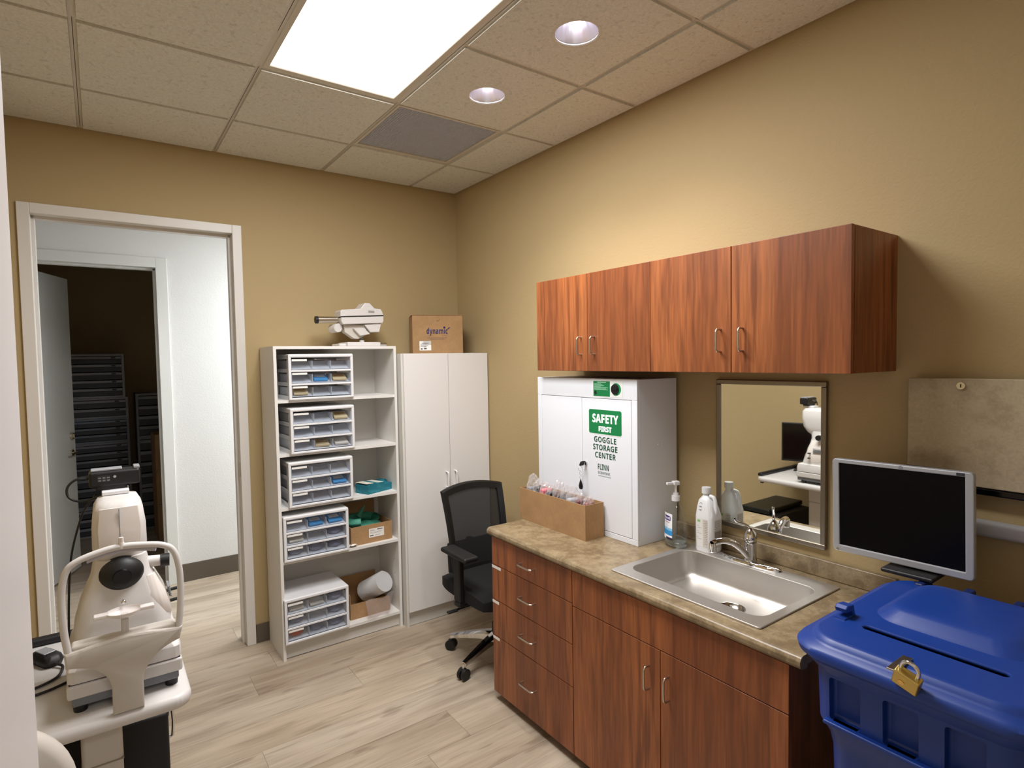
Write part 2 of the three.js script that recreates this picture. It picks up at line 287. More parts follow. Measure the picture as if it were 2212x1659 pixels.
{ // light fitting two tiles long
  const x0 = -GX - 2 * T, x1 = x0 + T, z0 = GZ + T, z1 = z0 + 2 * T;
  const t = thing('ceiling_light', 'lit rectangular panel light glowing white in the tile ceiling', 'ceiling light', [0, 0, 0]);
  const s = poly([[x0 + 0.012, -z1 + 0.012], [x1 - 0.012, -z1 + 0.012], [x1 - 0.012, -z0 - 0.012], [x0 + 0.012, -z0 - 0.012]], [[[x0 + 0.034, -z1 + 0.034], [x0 + 0.034, -z0 - 0.034], [x1 - 0.034, -z0 - 0.034], [x1 - 0.034, -z1 + 0.034]]]);
  mesh('frame', ext(s, 0.02, 0.002).rotateX(-PI / 2).translate(0, H - 0.004, 0), mt.tee, t);
  mesh('diffuser', B(x0 + 0.03, x1 - 0.03, H + 0.002, H + 0.006, z0 + 0.03, z1 - 0.03), new THREE.MeshStandardMaterial({ color: 0xffffff, emissive: new THREE.Color(1, 0.985, 0.96), emissiveIntensity: 2.2, roughness: 0.6 }), t);
  mesh('housing', B(x0 + 0.02, x1 - 0.02, H + 0.01, H + 0.09, z0 + 0.02, z1 - 0.02), mt.tee, t);
}
{ // corridor light
  const t = thing('corridor_light', 'cool white panel light in the corridor ceiling', 'ceiling light', [-0.1, 2.7, -0.72]);
  mesh('frame', RB(-0.305, 0.305, 0, 0.02, -0.61, 0.61, 0.003), mt.tee, t);
  mesh('diffuser', B(-0.285, 0.285, -0.004, 0, -0.59, 0.59), new THREE.MeshStandardMaterial({ color: 0xffffff, emissive: new THREE.Color(0.9, 0.96, 1), emissiveIntensity: 2, roughness: 0.6 }), t);
}
{
  const t = thing('entry_light', 'square panel light in the entry passage ceiling', 'ceiling light', [-1.8, 2.69, 4.5]);
  mesh('frame', RB(-0.28, 0.28, 0, 0.01, -0.28, 0.28, 0.003), mt.tee, t);
  mesh('diffuser', B(-0.26, 0.26, -0.003, 0, -0.26, 0.26), new THREE.MeshStandardMaterial({ color: 0xffffff, emissive: new THREE.Color(0.95, 0.97, 1), emissiveIntensity: 2, roughness: 0.6 }), t);
}
for (const [k, side] of [[0, 'next to the return air grille'], [1, 'not beside the return air grille']]) {   // recessed downlights, dimmed
  const t = thing('downlight', 'round recessed downlight with ribbed reflector, ' + side, 'downlight', [-GX - T / 2, H, GZ + (k + 1.5) * T], 0, 'recessed downlights');
  mesh('trim_ring', lathe([[0.081, -0.006], [0.094, -0.0085], [0.096, -0.006], [0.094, -0.0055], [0.083, 0.004], [0.081, -0.006]], 48), mt.tee, t);
  const pts = []; const n = 72;
  const g = loft([0, 1, 2, 3, 4].map(i => Array.from({ length: n }, (_, a) => { const th = a / n * 2 * PI, r = (0.081 - 0.012 * i) * (1 + 0.012 * (a % 6 === 0 ? 1 : 0)); return [r * Math.cos(th), 0.0 + i * 0.032, r * Math.sin(th)]; })), false, true, 0.5);
  mesh('reflector', g, S(0xf2f0f8, 0.3, { metalness: 1, side: THREE.DoubleSide }), t);
  mesh('lamp_tube', M(cyl([-0.012, 0.07, 0], [-0.012, 0.12, 0], 0.007), cyl([0.012, 0.07, 0], [0.012, 0.12, 0], 0.007)), new THREE.MeshStandardMaterial({ color: 0xffffff, emissive: new THREE.Color(0.9, 0.88, 1), emissiveIntensity: 8, roughness: 0.5 }), t);
  const pl = new THREE.PointLight(new THREE.Color(0.9, 0.88, 1), 0.025, 0, 2); pl.position.set(0, 0.06, 0); t.add(pl);
  const sp = new THREE.SpotLight(new THREE.Color(1, 0.96, 0.93), 2.9, 0, 1.05, 0.7, 2); sp.position.set(0, -0.012, 0); sp.target.position.set(0, -1, 0); sp.castShadow = true; sp.shadow.radius = 3; t.add(sp, sp.target);
}
{ // return air grille
  const x0 = -GX - T + 0.013, x1 = -GX - 0.013, z0 = GZ + 0.013, z1 = GZ + T - 0.013;
  const t = thing('air_grille', 'grey eggcrate return air grille set in the tile ceiling', 'air vent');
  const s = poly([[x0, -z1], [x1, -z1], [x1, -z0], [x0, -z0]], [[[x0 + 0.012, -z1 + 0.012], [x0 + 0.012, -z0 - 0.012], [x1 - 0.012, -z0 - 0.012], [x1 - 0.012, -z1 + 0.012]]]);
  mesh('frame', ext(s, 0.016, 0.001).rotateX(-PI / 2).translate(0, H - 0.004, 0), mt.tee, t);
  const sl = [], n = 44, st = (x1 - x0 - 0.024) / n, eg = S(0xd6dae6, 0.55);
  for (let i = 1; i < n; i++) { const a = x0 + 0.012 + i * st, b = z0 + 0.012 + i * st; sl.push(B(a - 0.0008, a + 0.0008, H + 0.001, H + 0.0125, z0 + 0.012, z1 - 0.012), B(x0 + 0.012, x1 - 0.012, H + 0.001, H + 0.0125, b - 0.0008, b + 0.0008)); }
  mesh('eggcrate', M(sl), eg, t).userData = { kind: 'stuff', label: 'fine grey eggcrate grid' };
  mesh('plenum', M(B(x0, x1, H + 0.2, H + 0.21, z0, z1), B(x0, x0 + 0.005, H + 0.013, H + 0.2, z0, z1), B(x1 - 0.005, x1, H + 0.013, H + 0.2, z0, z1), B(x0, x1, H + 0.013, H + 0.2, z0, z0 + 0.005), B(x0, x1, H + 0.013, H + 0.2, z1 - 0.005, z1)), S(0xb4b8c2, 0.7), t);
}
// ---------------------------------------------------------------- wood wall cabinets, base cabinets, counter
function pull(parent, len, axis, at, out = -0.028) {           // bow handle on a face that looks to -x; axis 'y' or 'z'
  const h = len / 2, p = (t, o) => axis === 'y' ? [at[0] + o, at[1] + t, at[2]] : [at[0] + o, at[1], at[2] + t];
  const pts = [p(-h, 0), p(-h, out * 0.75), p(-h + 0.009, out), p(0, out * 1.04), p(h - 0.009, out), p(h, out * 0.75), p(h, 0)];
  return mesh('handle', tube(pts, 0.0042, 48, 8, false, 0.15), mt.nickel, parent);
}
function front(parent, name, x, y0, y1, z0, z1, off) { return mesh(name, uvm(RB(x, x + 0.019, y0, y1, z0, z1, 0.0015, 1), off, 0), mt.cherry, parent); }
for (const [z0, zm, z1, lab, o] of [[1.352, 1.728, 2.1015, 'cherry wood wall cabinet above the white goggle cabinet', 0.1], [2.1025, 2.473, 2.878, 'cherry wood wall cabinet above the mirror', 0.1]]) {
  const t = thing('wall_cabinet', lab, 'cabinet');
  mesh('body', uvm(B(-0.301, -0.001, 1.632, 2.08, z0, z1)), mt.cherry, t);
  const a = front(t, 'door', -0.3225, 1.631, 2.081, z0, zm - 0.0012, o), b = front(t, 'door', -0.3225, 1.631, 2.081, zm + 0.0018, z1 - (z1 > 2.5 ? 0 : 0.0008), o);
  pull(a, 0.08, 'y', [-0.3225, 1.748, zm - 0.043]); pull(b, 0.08, 'y', [-0.3225, 1.748, zm + 0.046]);
}
const FX = -0.622;
{
  const t = thing('drawer_cabinet', 'cherry wood base cabinet with four drawers under the counter end', 'cabinet');
  mesh('body', uvm(B(-0.602, -0.002, 0.045, 0.826, 1.346, 1.939)), mt.cherry, t);
  mesh('toe_kick', uvm(B(-0.53, -0.002, 0, 0.045, 1.36, 1.939)), mt.cherry, t);
  for (const [y0, y1] of [[0.687, 0.822], [0.513, 0.684], [0.332, 0.51], [0.045, 0.329]]) {
    const d = front(t, 'drawer', FX, y0, y1, 1.346, 1.937, 0.3);
    const hy = (y0 + y1) / 2 + (y0 < 0.1 ? 0.012 : 0); pull(d, 0.1, 'z', [FX, hy, 1.64]);
    if (y0 < 0.6) mesh('label_strip', B(FX - 0.001, FX, y1 - 0.016, y1 - 0.003, 1.347, 1.347 + (y0 > 0.5 ? 0.075 : 0.055)), mt.paper, d).userData = { label: 'small white label strip' };
  }
}
{
  const t = thing('sink_cabinet', 'cherry wood base cabinet with two doors below the sink', 'cabinet');
  mesh('body', uvm(M(B(-0.602, -0.002, 0.045, 0.065, 1.941, 2.853), B(-0.602, -0.002, 0.065, 0.826, 1.941, 1.957), B(-0.602, -0.002, 0.065, 0.826, 2.837, 2.853), B(-0.012, -0.002, 0.065, 0.826, 1.957, 2.837))), mt.cherry, t);
  mesh('toe_kick', uvm(B(-0.53, -0.002, 0, 0.045, 1.941, 2.84)), mt.cherry, t);
  front(t, 'false_front', FX, 0.677, 0.822, 1.941, 2.854, 0.3);
  const a = front(t, 'door', FX, 0.045, 0.674, 1.941, 2.394, 0.3), b = front(t, 'door', FX, 0.045, 0.674, 2.397, 2.854, 0.3);
  pull(a, 0.082, 'y', [FX, 0.56, 2.346]); pull(b, 0.082, 'y', [FX, 0.557, 2.433]);
}
const CT = 0.865;
{
  const t = thing('countertop', 'mottled brown laminate countertop with backsplash along the tan wall', 'countertop');
  const hole = rrShape(0.385, 0.585, 0.05, -0.333, -2.4275, THREE.Path);
  const s = poly([[-0.622, -2.895], [-0.002, -2.895], [-0.002, -1.33], [-0.622, -1.33]], [hole]);
  mesh('deck', uvm(ext(s, 0.03).rotateX(-PI / 2).translate(0, CT - 0.03, 0)), mt.laminate, t);
  const e = new THREE.Shape(); e.moveTo(-0.621, CT); e.absarc(-0.621, CT - 0.0195, 0.0195, PI / 2, 1.5 * PI, false); e.lineTo(-0.6, CT - 0.039); e.lineTo(-0.6, CT - 0.0305); e.lineTo(-0.621, CT - 0.0305);
  const es = new THREE.Shape(); for (let i = 0; i <= 14; i++) { const a = PI / 2 + i / 14 * PI, p = [-0.621 + 0.0195 * Math.cos(a), CT - 0.0195 + 0.0195 * Math.sin(a)]; i ? es.lineTo(...p) : es.moveTo(...p); } es.lineTo(-0.6, CT - 0.039); es.lineTo(-0.6, CT - 0.0301); es.lineTo(-0.6215, CT - 0.0301);
  mesh('rolled_edge', uvm(toCreasedNormals(ext(es, 1.565).translate(0, 0, 1.33), 0.5)), mt.laminate, t);
  mesh('backsplash', uvm(RB(-0.021, -0.001, CT, 0.933, 1.33, 2.895, 0.005)), mt.laminate, t);
}
{ // drop-in sink
  const t = thing('kitchen_sink', 'stainless steel drop-in sink set into the brown counter', 'sink');
  const cx = -0.3245, cz = 2.4275, w = 0.507, d = 0.625, bw = 0.362, bd = 0.556, bx = -0.333;
  const s = rrShape(w, d, 0.012, cx, -cz); s.holes.push(rrShape(bw, bd, 0.05, bx, -cz, THREE.Path));
  mesh('rim', uvm(ext(s, 0.006, 0.0025).rotateX(-PI / 2).translate(0, CT, 0)), mt.steel, t);
  const R = (k, y, r) => ring(bw - 2 * k, bd - 2 * k, r, y, bx, cz, 8);
  mesh('basin', uvm(loft([R(0.03, 0.7625, 0.03), R(0.013, 0.768, 0.045), R(0.006, 0.785, 0.05), R(0.003, 0.83, 0.05), R(0, CT + 0.004, 0.05)], false, false, 0.9)), S(0xcdc9c4, 0.85, { metalness: 1, roughnessMap: brushTex, side: THREE.DoubleSide }), t);
  const fl = rrShape(bw - 0.06, bd - 0.06, 0.03, bx, -cz), dh = new THREE.Path(); dh.absarc(-0.305, -2.462, 0.045, 0, 2 * PI, true); fl.holes.push(dh);
  mesh('basin_floor', uvm(new THREE.ShapeGeometry(fl, 24).rotateX(-PI / 2).translate(0, 0.7625, 0)), mt.steel, t);
  const dr = mesh('drain', lathe([[0.05, 0.002], [0.044, 0.001], [0.04, -0.012], [0.026, -0.018], [0.024, -0.03], [0.0005, -0.031]], 36).translate(-0.305, 0.762, 2.462), S(0xa8a39c, 0.2, { metalness: 1, side: THREE.DoubleSide }), t);
  mesh('strainer', M(lathe([[0.0005, -0.006], [0.01, -0.008], [0.012, -0.012], [0.034, -0.014], [0.034, -0.017], [0.0005, -0.018]], 30).translate(-0.305, 0.764, 2.462), CY(0.004, 0.006, 0.75, 0.772, -0.305, 2.462, 12)), mt.chrome, dr);
}
{ // single lever faucet
  const t = thing('faucet', 'chrome single lever faucet on the sink deck', 'faucet', [-0.098, CT + 0.006, 2.41]);
  const e = []; for (let i = 0; i < 40; i++) { const a = i / 40 * 2 * PI; e.push([Math.cos(a), Math.sin(a)]); }
  const R = (k, y) => e.map(([c, s]) => [0.029 * k * c, y, (0.1 + 0.029 * k - 0.0) * s]);
  mesh('deck_plate', loft([R(1, 0), R(1, 0.005), R(0.9, 0.009), R(0.6, 0.0115), R(0.2, 0.0125)], true, true, 0.8), mt.chrome, t);
  mesh('column', lathe([[0.0005, 0.008], [0.026, 0.008], [0.025, 0.014], [0.0225, 0.02], [0.0225, 0.078], [0.0235, 0.08], [0.0235, 0.083], [0.0225, 0.084], [0.0005, 0.084]], 32), mt.chrome, t);
  mesh('cap', lathe([[0.0005, 0.084], [0.0235, 0.0845], [0.026, 0.094], [0.0255, 0.106], [0.021, 0.12], [0.013, 0.132], [0.006, 0.14], [0.0005, 0.142]], 32), mt.chrome, t);
  mesh('lever', tube([[0.003, 0.13, 0], [-0.006, 0.146, -0.006], [-0.026, 0.158, -0.018], [-0.045, 0.166, -0.03], [-0.052, 0.178, -0.036]], 0.0055, 30, 10), mt.chrome, t);
  const sp = tube([[-0.015, 0.03, -0.003], [-0.045, 0.062, -0.012], [-0.085, 0.092, -0.022], [-0.125, 0.106, -0.033], [-0.165, 0.106, -0.043], [-0.18, 0.1, -0.047]], 0.0125, 48, 14);
  mesh('spout', sp, mt.chrome, t);
  mesh('aerator', M(CY(0.0145, 0.0145, 0.072, 0.104, -0.178, -0.0465), CY(0.012, 0.0145, 0.068, 0.072, -0.178, -0.0465)), mt.chrome, t);
}
{ // framed mirror
  const t = thing('mirror', 'rectangular steel framed mirror on the wall above the sink', 'mirror');
  const y0 = 0.968, y1 = 1.592, z0 = 2.198, z1 = 2.66, f = 0.02;
  mesh('glass', B(-0.012, -0.003, y0 + 0.008, y1 - 0.008, z0 + 0.008, z1 - 0.008), mt.mirror, t);
  const bar = g => mesh('frame_bar', g, S(0x8f877b, 0.34, { metalness: 1 }), t);
  bar(RB(-0.019, -0.001, y1 - f, y1, z0, z1, 0.004)); bar(RB(-0.019, -0.001, y0, y0 + f, z0, z1, 0.004)); bar(RB(-0.019, -0.001, y0 + f, y1 - f, z0, z0 + f, 0.004)); bar(RB(-0.019, -0.001, y0 + f, y1 - f, z1 - f, z1, 0.004));
}
// ---------------------------------------------------------------- bookshelf and tall cabinet
{
  const t = thing('bookshelf', 'tall open white bookshelf holding the drawer organizers', 'bookshelf');
  const x0 = -1.378, x1 = -0.648, zb = 0.012, zf = 0.335, th = 0.016;
  mesh('side_panel', B(x0, x0 + th, 0, 1.785, zb, zf), mt.melamineEdge, t); mesh('side_panel', B(x1 - th, x1, 0, 1.785, zb, zf), mt.melamineEdge, t);
  mesh('top_panel', B(x0 + th, x1 - th, 1.769, 1.785, zb, zf), mt.melamineEdge, t);
  for (const y of [1.482, 1.178, 0.873, 0.567, 0.1]) mesh('shelf', B(x0 + th, x1 - th, y - 0.016, y, zb + 0.006, zf - 0.002), mt.melamineEdge, t);
  mesh('back_panel', B(x0 + th, x1 - th, 0.02, 1.769, zb, zb + 0.005), mt.melamine, t);
  mesh('kick_board', B(x0 + th, x1 - th, 0.004, 0.084, zf - 0.04, zf - 0.026), mt.melamine, t);
  for (const y of [0.24, 0.33, 0.42, 0.7]) mesh('shelf_pin_hole', cyl([x1 - th - 0.0006, y, 0.27], [x1 - th + 0.002, y, 0.27], 0.003, 0.003, 8), mt.grey, t);
}
{
  const t = thing('storage_cupboard', 'tall white two door cupboard between bookshelf and wall corner', 'cupboard');
  const x0 = -0.64, x1 = -0.008, zb = 0.012, zf = 0.384, yt = 1.737;
  mesh('body', M(B(x0, x0 + 0.016, 0, yt, zb, zf), B(x1 - 0.016, x1, 0, yt, zb, zf), B(x0 + 0.016, x1 - 0.016, yt - 0.016, yt, zb, zf), B(x0 + 0.016, x1 - 0.016, 0.085, 0.1, zb, zf), B(x0 + 0.016, x1 - 0.016, 0.1, yt - 0.016, zb, zb + 0.006)), mt.melamine, t);
  mesh('kick_board', B(x0 + 0.016, x1 - 0.016, 0.003, 0.085, zf - 0.03, zf - 0.015), mt.melamine, t);
  const dm = S(0xe2dfdd, 0.42), hm = (d, x) => mesh('handle', tube([[x, 0.865, 0.402], [x, 0.866, 0.424], [x, 0.874, 0.43], [x, 0.915, 0.431], [x, 0.956, 0.43], [x, 0.964, 0.424], [x, 0.965, 0.402]], 0.0055, 40, 8, false, 0.15), mt.plasticWhite, d);
  const a = mesh('door', RB(x0 + 0.012, -0.3145, 0.1, yt - 0.001, zf + 0.001, zf + 0.017, 0.0015, 1), dm, t), b = mesh('door', RB(-0.3115, x1, 0.1, yt - 0.001, zf + 0.001, zf + 0.017, 0.0015, 1), dm, t);
  hm(a, -0.345); hm(b, -0.281);
}
// ---------------------------------------------------------------- three drawer organizers on the bookshelf
const organizerLabels = ['white three drawer plastic organizer on the top shelf of the bookshelf', 'white three drawer plastic organizer on the second shelf from the top', 'white three drawer plastic organizer on the middle shelf beside the glove box', 'white three drawer plastic organizer beside the open brown carton', 'white three drawer plastic organizer on the bottom shelf beside the film roll'];
const OW = 0.372, OH = 0.258, OD = 0.3, pitch = 0.0765, dy0 = 0.014;
function organizer(t) {                                        // local: x centre, y from shelf, front at z = 0, back at -OD
  const w = OW / 2, h = OH;
  mesh('top', RB(-w, w, h - 0.02, h, -OD, 0.004, 0.007), mt.plasticWhite, t);
  mesh('bottom', RB(-w + 0.002, w - 0.002, 0, 0.012, -OD, 0.002, 0.003), mt.plasticWhite, t);
  for (const sx of [-1, 1]) {
    const x0 = sx < 0 ? -w : w - 0.008, x1 = x0 + 0.008, hs = [];
    const s = poly([[0, 0], [OD, 0], [OD, h - 0.01], [0, h - 0.01]]);
    for (let k = 0; k < 3; k++) { const y = dy0 + k * pitch + 0.008; s.holes.push(new THREE.Path([V2(0.03, y), V2(0.03, y + 0.056), V2(OD - 0.03, y + 0.056), V2(OD - 0.03, y)])); }
    mesh('side_frame', ext(s, 0.008).rotateY(PI / 2).translate(x0, 0, 0), mt.plasticWhite, t);
    mesh('front_post', RB(sx < 0 ? -w : w - 0.016, sx < 0 ? -w + 0.016 : w, 0, h - 0.004, -0.016, 0.003, 0.004), mt.plasticWhite, t);
  }
  for (let k = 1; k < 3; k++) mesh('rail', RB(-w + 0.012, w - 0.012, dy0 + k * pitch - 0.01, dy0 + k * pitch + 0.001, -OD + 0.01, 0.001, 0.002, 1), mt.plasticWhite, t);
  mesh('back', B(-w + 0.008, w - 0.008, 0.01, h - 0.02, -OD, -OD + 0.003), mt.plasticWhite, t);
  for (let k = 0; k < 3; k++) {
    const y0 = dy0 + k * pitch + 0.003, y1 = y0 + 0.06, a = -w + 0.018, b = w - 0.018;
    const d = mesh('drawer', M(B(a, b, y0, y0 + 0.0015, -OD + 0.02, -0.005), B(a, a + 0.0015, y0, y1 - 0.008, -OD + 0.02, -0.005), B(b - 0.0015, b, y0, y1 - 0.008, -OD + 0.02, -0.005), B(a, b, y0, y1 - 0.008, -OD + 0.02, -OD + 0.0215)), mt.milky, t);
    mesh('clear_front', B(a, b, y0, y1, -0.005, -0.003), mt.clear, d);
    mesh('scoop', ext(poly([[0.006, y0 + 0.0015], [0.03, y0 + 0.006], [0.07, y0 + 0.026], [0.1, y1 - 0.012], [0.102, y1 - 0.012], [0.072, y0 + 0.024], [0.031, y0 + 0.0045], [0.006, y0 + 0.0005]]), b - a - 0.004).rotateY(PI / 2).translate(a + 0.002, 0, 0), mt.milky, d);
    const lip = []; for (let i = 0; i <= 10; i++) { const u = i / 10 * 2 - 1; lip.push([u * 0.043, -0.013 * (1 - u * u)]); }
    mesh('grip', ext(poly([[-0.043, 0.003], ...lip.map(p => [p[0], p[1]]), [0.043, 0.003]]), 0.01, 0.001).translate(-0.004, y1 - 0.004, -0.004), mt.clear, d);
    mesh('label_strip', B(a + 0.002, a + 0.085, y1 - 0.012, y1 - 0.001, -0.003, -0.001), mt.paper, d).userData = { label: 'white label strip' };
    for (const x of [-0.052, 0.055]) mesh('divider', B(x - 0.001, x + 0.001, y0 + 0.0015, y1 - 0.01, -OD + 0.03, -0.006), mt.milky, d);
  }
}
const spots = [[-1.118, 1.482, 0.352], [-1.121, 1.178, 0.362], [-1.137, 0.873, 0.352], [-1.172, 0.567, 0.348], [-1.184, 0.1, 0.352]];
const org0 = thing('drawer_organizer', organizerLabels[0], 'organizer', spots[0], 0, 'drawer organizers on the bookshelf'); organizer(org0);
for (let i = 1; i < 5; i++) { const o = org0.clone(); o.name = numbered('drawer_organizer'); o.userData = { ...org0.userData, label: organizerLabels[i] }; o.position.set(...spots[i]); o.rotation.y = [0, 0.035, 0.01, -0.01, 0.02][i]; scene.add(o); }
// what lies in the drawers: [organizer, drawer from below, cell, kind]
const packMat = { blue: S(0x4aa0dc, 0.6), cream: S(0xd8c39a, 0.75), white: S(0xd9d2c8, 0.75), orange: S(0xd9622f, 0.6), lilac: S(0x8f97b8, 0.5) };
const inOrg = ['in the top organizer', 'in the second organizer', 'in the third organizer', 'in the organizer beside the open carton', 'in the lowest organizer'], inRow = ['bottom', 'middle', 'top'], inCell = ['label side', 'grip side', 'far side'];
for (const [o, k, c, kind] of [[0, 1, 1, 'blue'], [0, 1, 2, 'cream'], [0, 0, 0, 'cream'], [1, 2, 2, 'cream'], [1, 0, 1, 'cream'], [1, 0, 2, 'white'], [2, 1, 2, 'blue'], [3, 2, 1, 'blue'], [3, 2, 2, 'blue'], [3, 1, 0, 'white'], [3, 0, 2, 'lilac'], [3, 0, 0, 'lilac'], [3, 0, 1, 'lilac'], [3, 1, 2, 'lilac'], [4, 2, 0, 'white'], [4, 2, 1, 'white'], [4, 1, 0, 'lilac'], [4, 0, 0, 'orange'], [4, 1, 2, 'lilac'], [4, 2, 2, 'lilac'], [4, 0, 2, 'lilac'], [4, 0, 1, 'lilac']]) {
  const nm = { blue: 'blue_card_pack', cream: 'paper_packet', white: 'paper_packet', orange: 'orange_packet', lilac: 'sealed_packet' }[kind], what = { blue: 'bright blue card pack', cream: 'cream paper packet', white: 'pale paper packet', orange: 'orange packet of small parts', lilac: 'crumpled translucent packet' }[kind];
  const t = thing(nm, `${what} ${inOrg[o]}, ${inRow[k]} drawer, ${inCell[c]} cell`, 'packet', [spots[o][0] + [-0.115, 0.0, 0.112][c], spots[o][1] + dy0 + k * pitch + 0.0055, spots[o][2] - 0.05], rr(-0.12, 0.12), 'packets in the drawer organizers');
  const tilt = g => g.rotateX(kind === 'lilac' ? 0 : 0.5).translate(0, kind === 'lilac' ? 0 : 0.02, 0);
  if (kind === 'lilac' || kind === 'orange') mesh('contents', crumple(new THREE.SphereGeometry(0.5, 20, 14).scale(0.082, 0.034, 0.06).rotateX(0.35).translate(0, 0.026, 0), 0.0016, 140, o + k * 3 + c), kind === 'orange' ? packMat.orange : P(0xaab0cc, 0.25, { transmission: 0.35, thickness: 0 }), t);
  else { mesh('pack', RB(-0.04, 0.04, 0, 0.012, -0.034, 0.034, 0.002, 1).rotateX(0.45).translate(0, 0.02, 0), packMat[kind], t); mesh('flap', B(-0.03, 0.03, 0.012, 0.0128, -0.026, 0.004).rotateX(0.45).translate(0, 0.02, 0), kind === 'cream' ? S(0xb98f52, 0.7) : mt.paper, t); }
}
// ---------------------------------------------------------------- other things on the bookshelf and cupboard
{ // flat box of gloves
  const t = thing('glove_box', 'crushed teal and white glove box on the middle shelf', 'box', [-0.775, 0.873, 0.235], 0.35);
  const g = new THREE.BoxGeometry(0.2, 0.058, 0.115, 10, 4, 6).translate(0, 0.029, 0), p = g.attributes.position;
  for (let i = 0; i < p.count; i++) if (p.getY(i) > 0.03) p.setY(i, p.getY(i) - 0.02 * Math.max(0, p.getX(i) / 0.1) * (p.getZ(i) > 0 ? 1 : 0.3) - 0.006 * Math.sin(p.getX(i) * 40));
  g.computeVertexNormals();
  mesh('carton', toCreasedNormals(g, 0.5), S(0x2f8594, 0.55, { map: tex(128, 128, (u, v) => mixc([150, 215, 220], [235, 248, 250], sm(0.5, 0.72, fbm(u, v, 5, 5, 3, 191))), 1, 1) }), t);
  mesh('top_panel', RB(-0.105, 0.03, 0.0585, 0.0605, -0.055, 0.05, 0.001, 1).rotateZ(-0.06), S(0xdcd8c8, 0.7), t);
}
{ // open carton with green gloves
  const t = thing('open_carton', 'open brown carton on the fourth shelf with a printed label', 'box', [-0.828, 0.567, 0.1675], 0.03);
  const w = 0.135, d = 0.135, h = 0.115, q = 0.003;
  mesh('front_wall', uvm(B(-w, w, 0, h, d - q, d)), mt.card, t); mesh('back_wall', uvm(B(-w, w, 0, h + 0.09, -d, -d + q)), mt.card, t);
  mesh('side_wall', uvm(B(-w, -w + q, 0, h, -d + q, d - q)), mt.card, t); mesh('side_wall', uvm(B(w - q, w, 0, h, -d + q, d - q)), mt.card, t); mesh('bottom', uvm(B(-w + q, w - q, 0, q, -d + q, d - q)), mt.card, t);
  mesh('label', new THREE.PlaneGeometry(0.1, 0.055).translate(0.03, 0.06, d + 0.0006), S(0xffffff, 0.8, { map: canvasTex(256, 140, (g, W, Hh) => { g.fillStyle = '#e8e4df'; g.fillRect(0, 0, W, Hh); g.fillStyle = '#50525a'; g.fillRect(140, 18, 96, 14); g.fillRect(20, 22, 70, 4); g.fillRect(20, 34, 90, 4); g.fillRect(20, 60, 200, 3); g.fillRect(20, 74, 180, 3); g.fillRect(16, 104, 60, 16); g.fillRect(100, 110, 90, 4); }) }), t);
}
{
  const t = thing('exam_glove', 'crumpled teal green rubber glove lying in the open carton', 'glove', [-0.828, 0.572, 0.1675]);
  mesh('cuff', crumple(new THREE.TorusGeometry(0.075, 0.024, 12, 40, 4.4).rotateX(-PI / 2).scale(1.25, 1.1, 1), 0.0015, 45, 2).translate(-0.02, 0.118, 0.02), S(0x3f8f78, 0.55), t);
  mesh('palm', crumple(new THREE.SphereGeometry(0.06, 24, 16).scale(1.6, 0.5, 1.2), 0.002, 40, 5).translate(0.01, 0.075, 0.02), S(0x3a8670, 0.55), t);
  mesh('finger', crumple(new THREE.ConeGeometry(0.022, 0.09, 14, 6), 0.002, 60, 3).rotateZ(-0.6).translate(0.0, 0.165, -0.02), S(0x3f8f78, 0.55), t);
}
{
  const t = thing('paper_slip', 'small crumpled white paper slip beside the open carton', 'paper', [-0.955, 0.5675, 0.318]);
  mesh('sheet', crumple(new THREE.PlaneGeometry(0.05, 0.03, 10, 8).rotateX(-PI / 2), 0.003, 120, 4).translate(0, 0.011, 0), mt.paper, t);
}
{ // carton and bubble wrap roll on the bottom shelf
  const t = thing('flat_carton', 'brown carton behind the white film roll on the bottom shelf', 'box', [-0.835, 0.1, 0.155]);
  const q = 0.003, w = 0.13, d = 0.12, h = 0.155;
  for (const [n, g] of [['front_wall', B(-w, w, 0, h * 0.62, d - q, d)], ['back_wall', B(-w, w, 0, h + 0.04, -d, -d + q)], ['side_wall', B(-w, -w + q, 0, h, -d + q, d - q)], ['side_wall', B(w - q, w, 0, h * 0.5, -d + q, d - q)], ['bottom', B(-w + q, w - q, 0, q, -d + q, d - q)]]) mesh(n, uvm(g), mt.card, t);
}
{
  const t = thing('bubble_wrap', 'thick white roll of bubble wrap with a loose clear end', 'packing roll', [-0.775, 0.104, 0.2]);
  const a = V3(0, 0, 0), b = V3(0.05, 0.07, 0.11), bm = P(0xf4f3f4, 0.5, { bumpMap: bubbleBump, bumpScale: 0.002 });
  const g = new THREE.CylinderGeometry(0.066, 0.066, 0.19, 48, 8), dir = b.clone().sub(a).normalize(); g.applyQuaternion(new THREE.Quaternion().setFromUnitVectors(V3(0, 1, 0), dir)); g.translate(0.0, 0.142, 0.0);
  mesh('roll', crumple(g, 0.0008, 90, 1), bm, t);
  const sh = new THREE.PlaneGeometry(0.2, 0.2, 20, 16), p = sh.attributes.position;
  for (let i = 0; i < p.count; i++) { const u = p.getX(i) / 0.2 + 0.5, v = p.getY(i) / 0.2 + 0.5; p.setXYZ(i, -0.105 + 0.19 * u - 0.06 * u * (1 - v), 0.003 + v * 0.1 + 0.02 * u * v + 0.006 * Math.sin(u * 9), 0.115 + 0.02 * (1 - v) + 0.012 * Math.sin(u * 7 + v * 4)); }
  sh.computeVertexNormals(); mesh('loose_end', sh, P(0xfdf8f9, 0.1, { transmission: 0.8, thickness: 0, bumpMap: bubbleBump, bumpScale: 0.003 }), t);
}
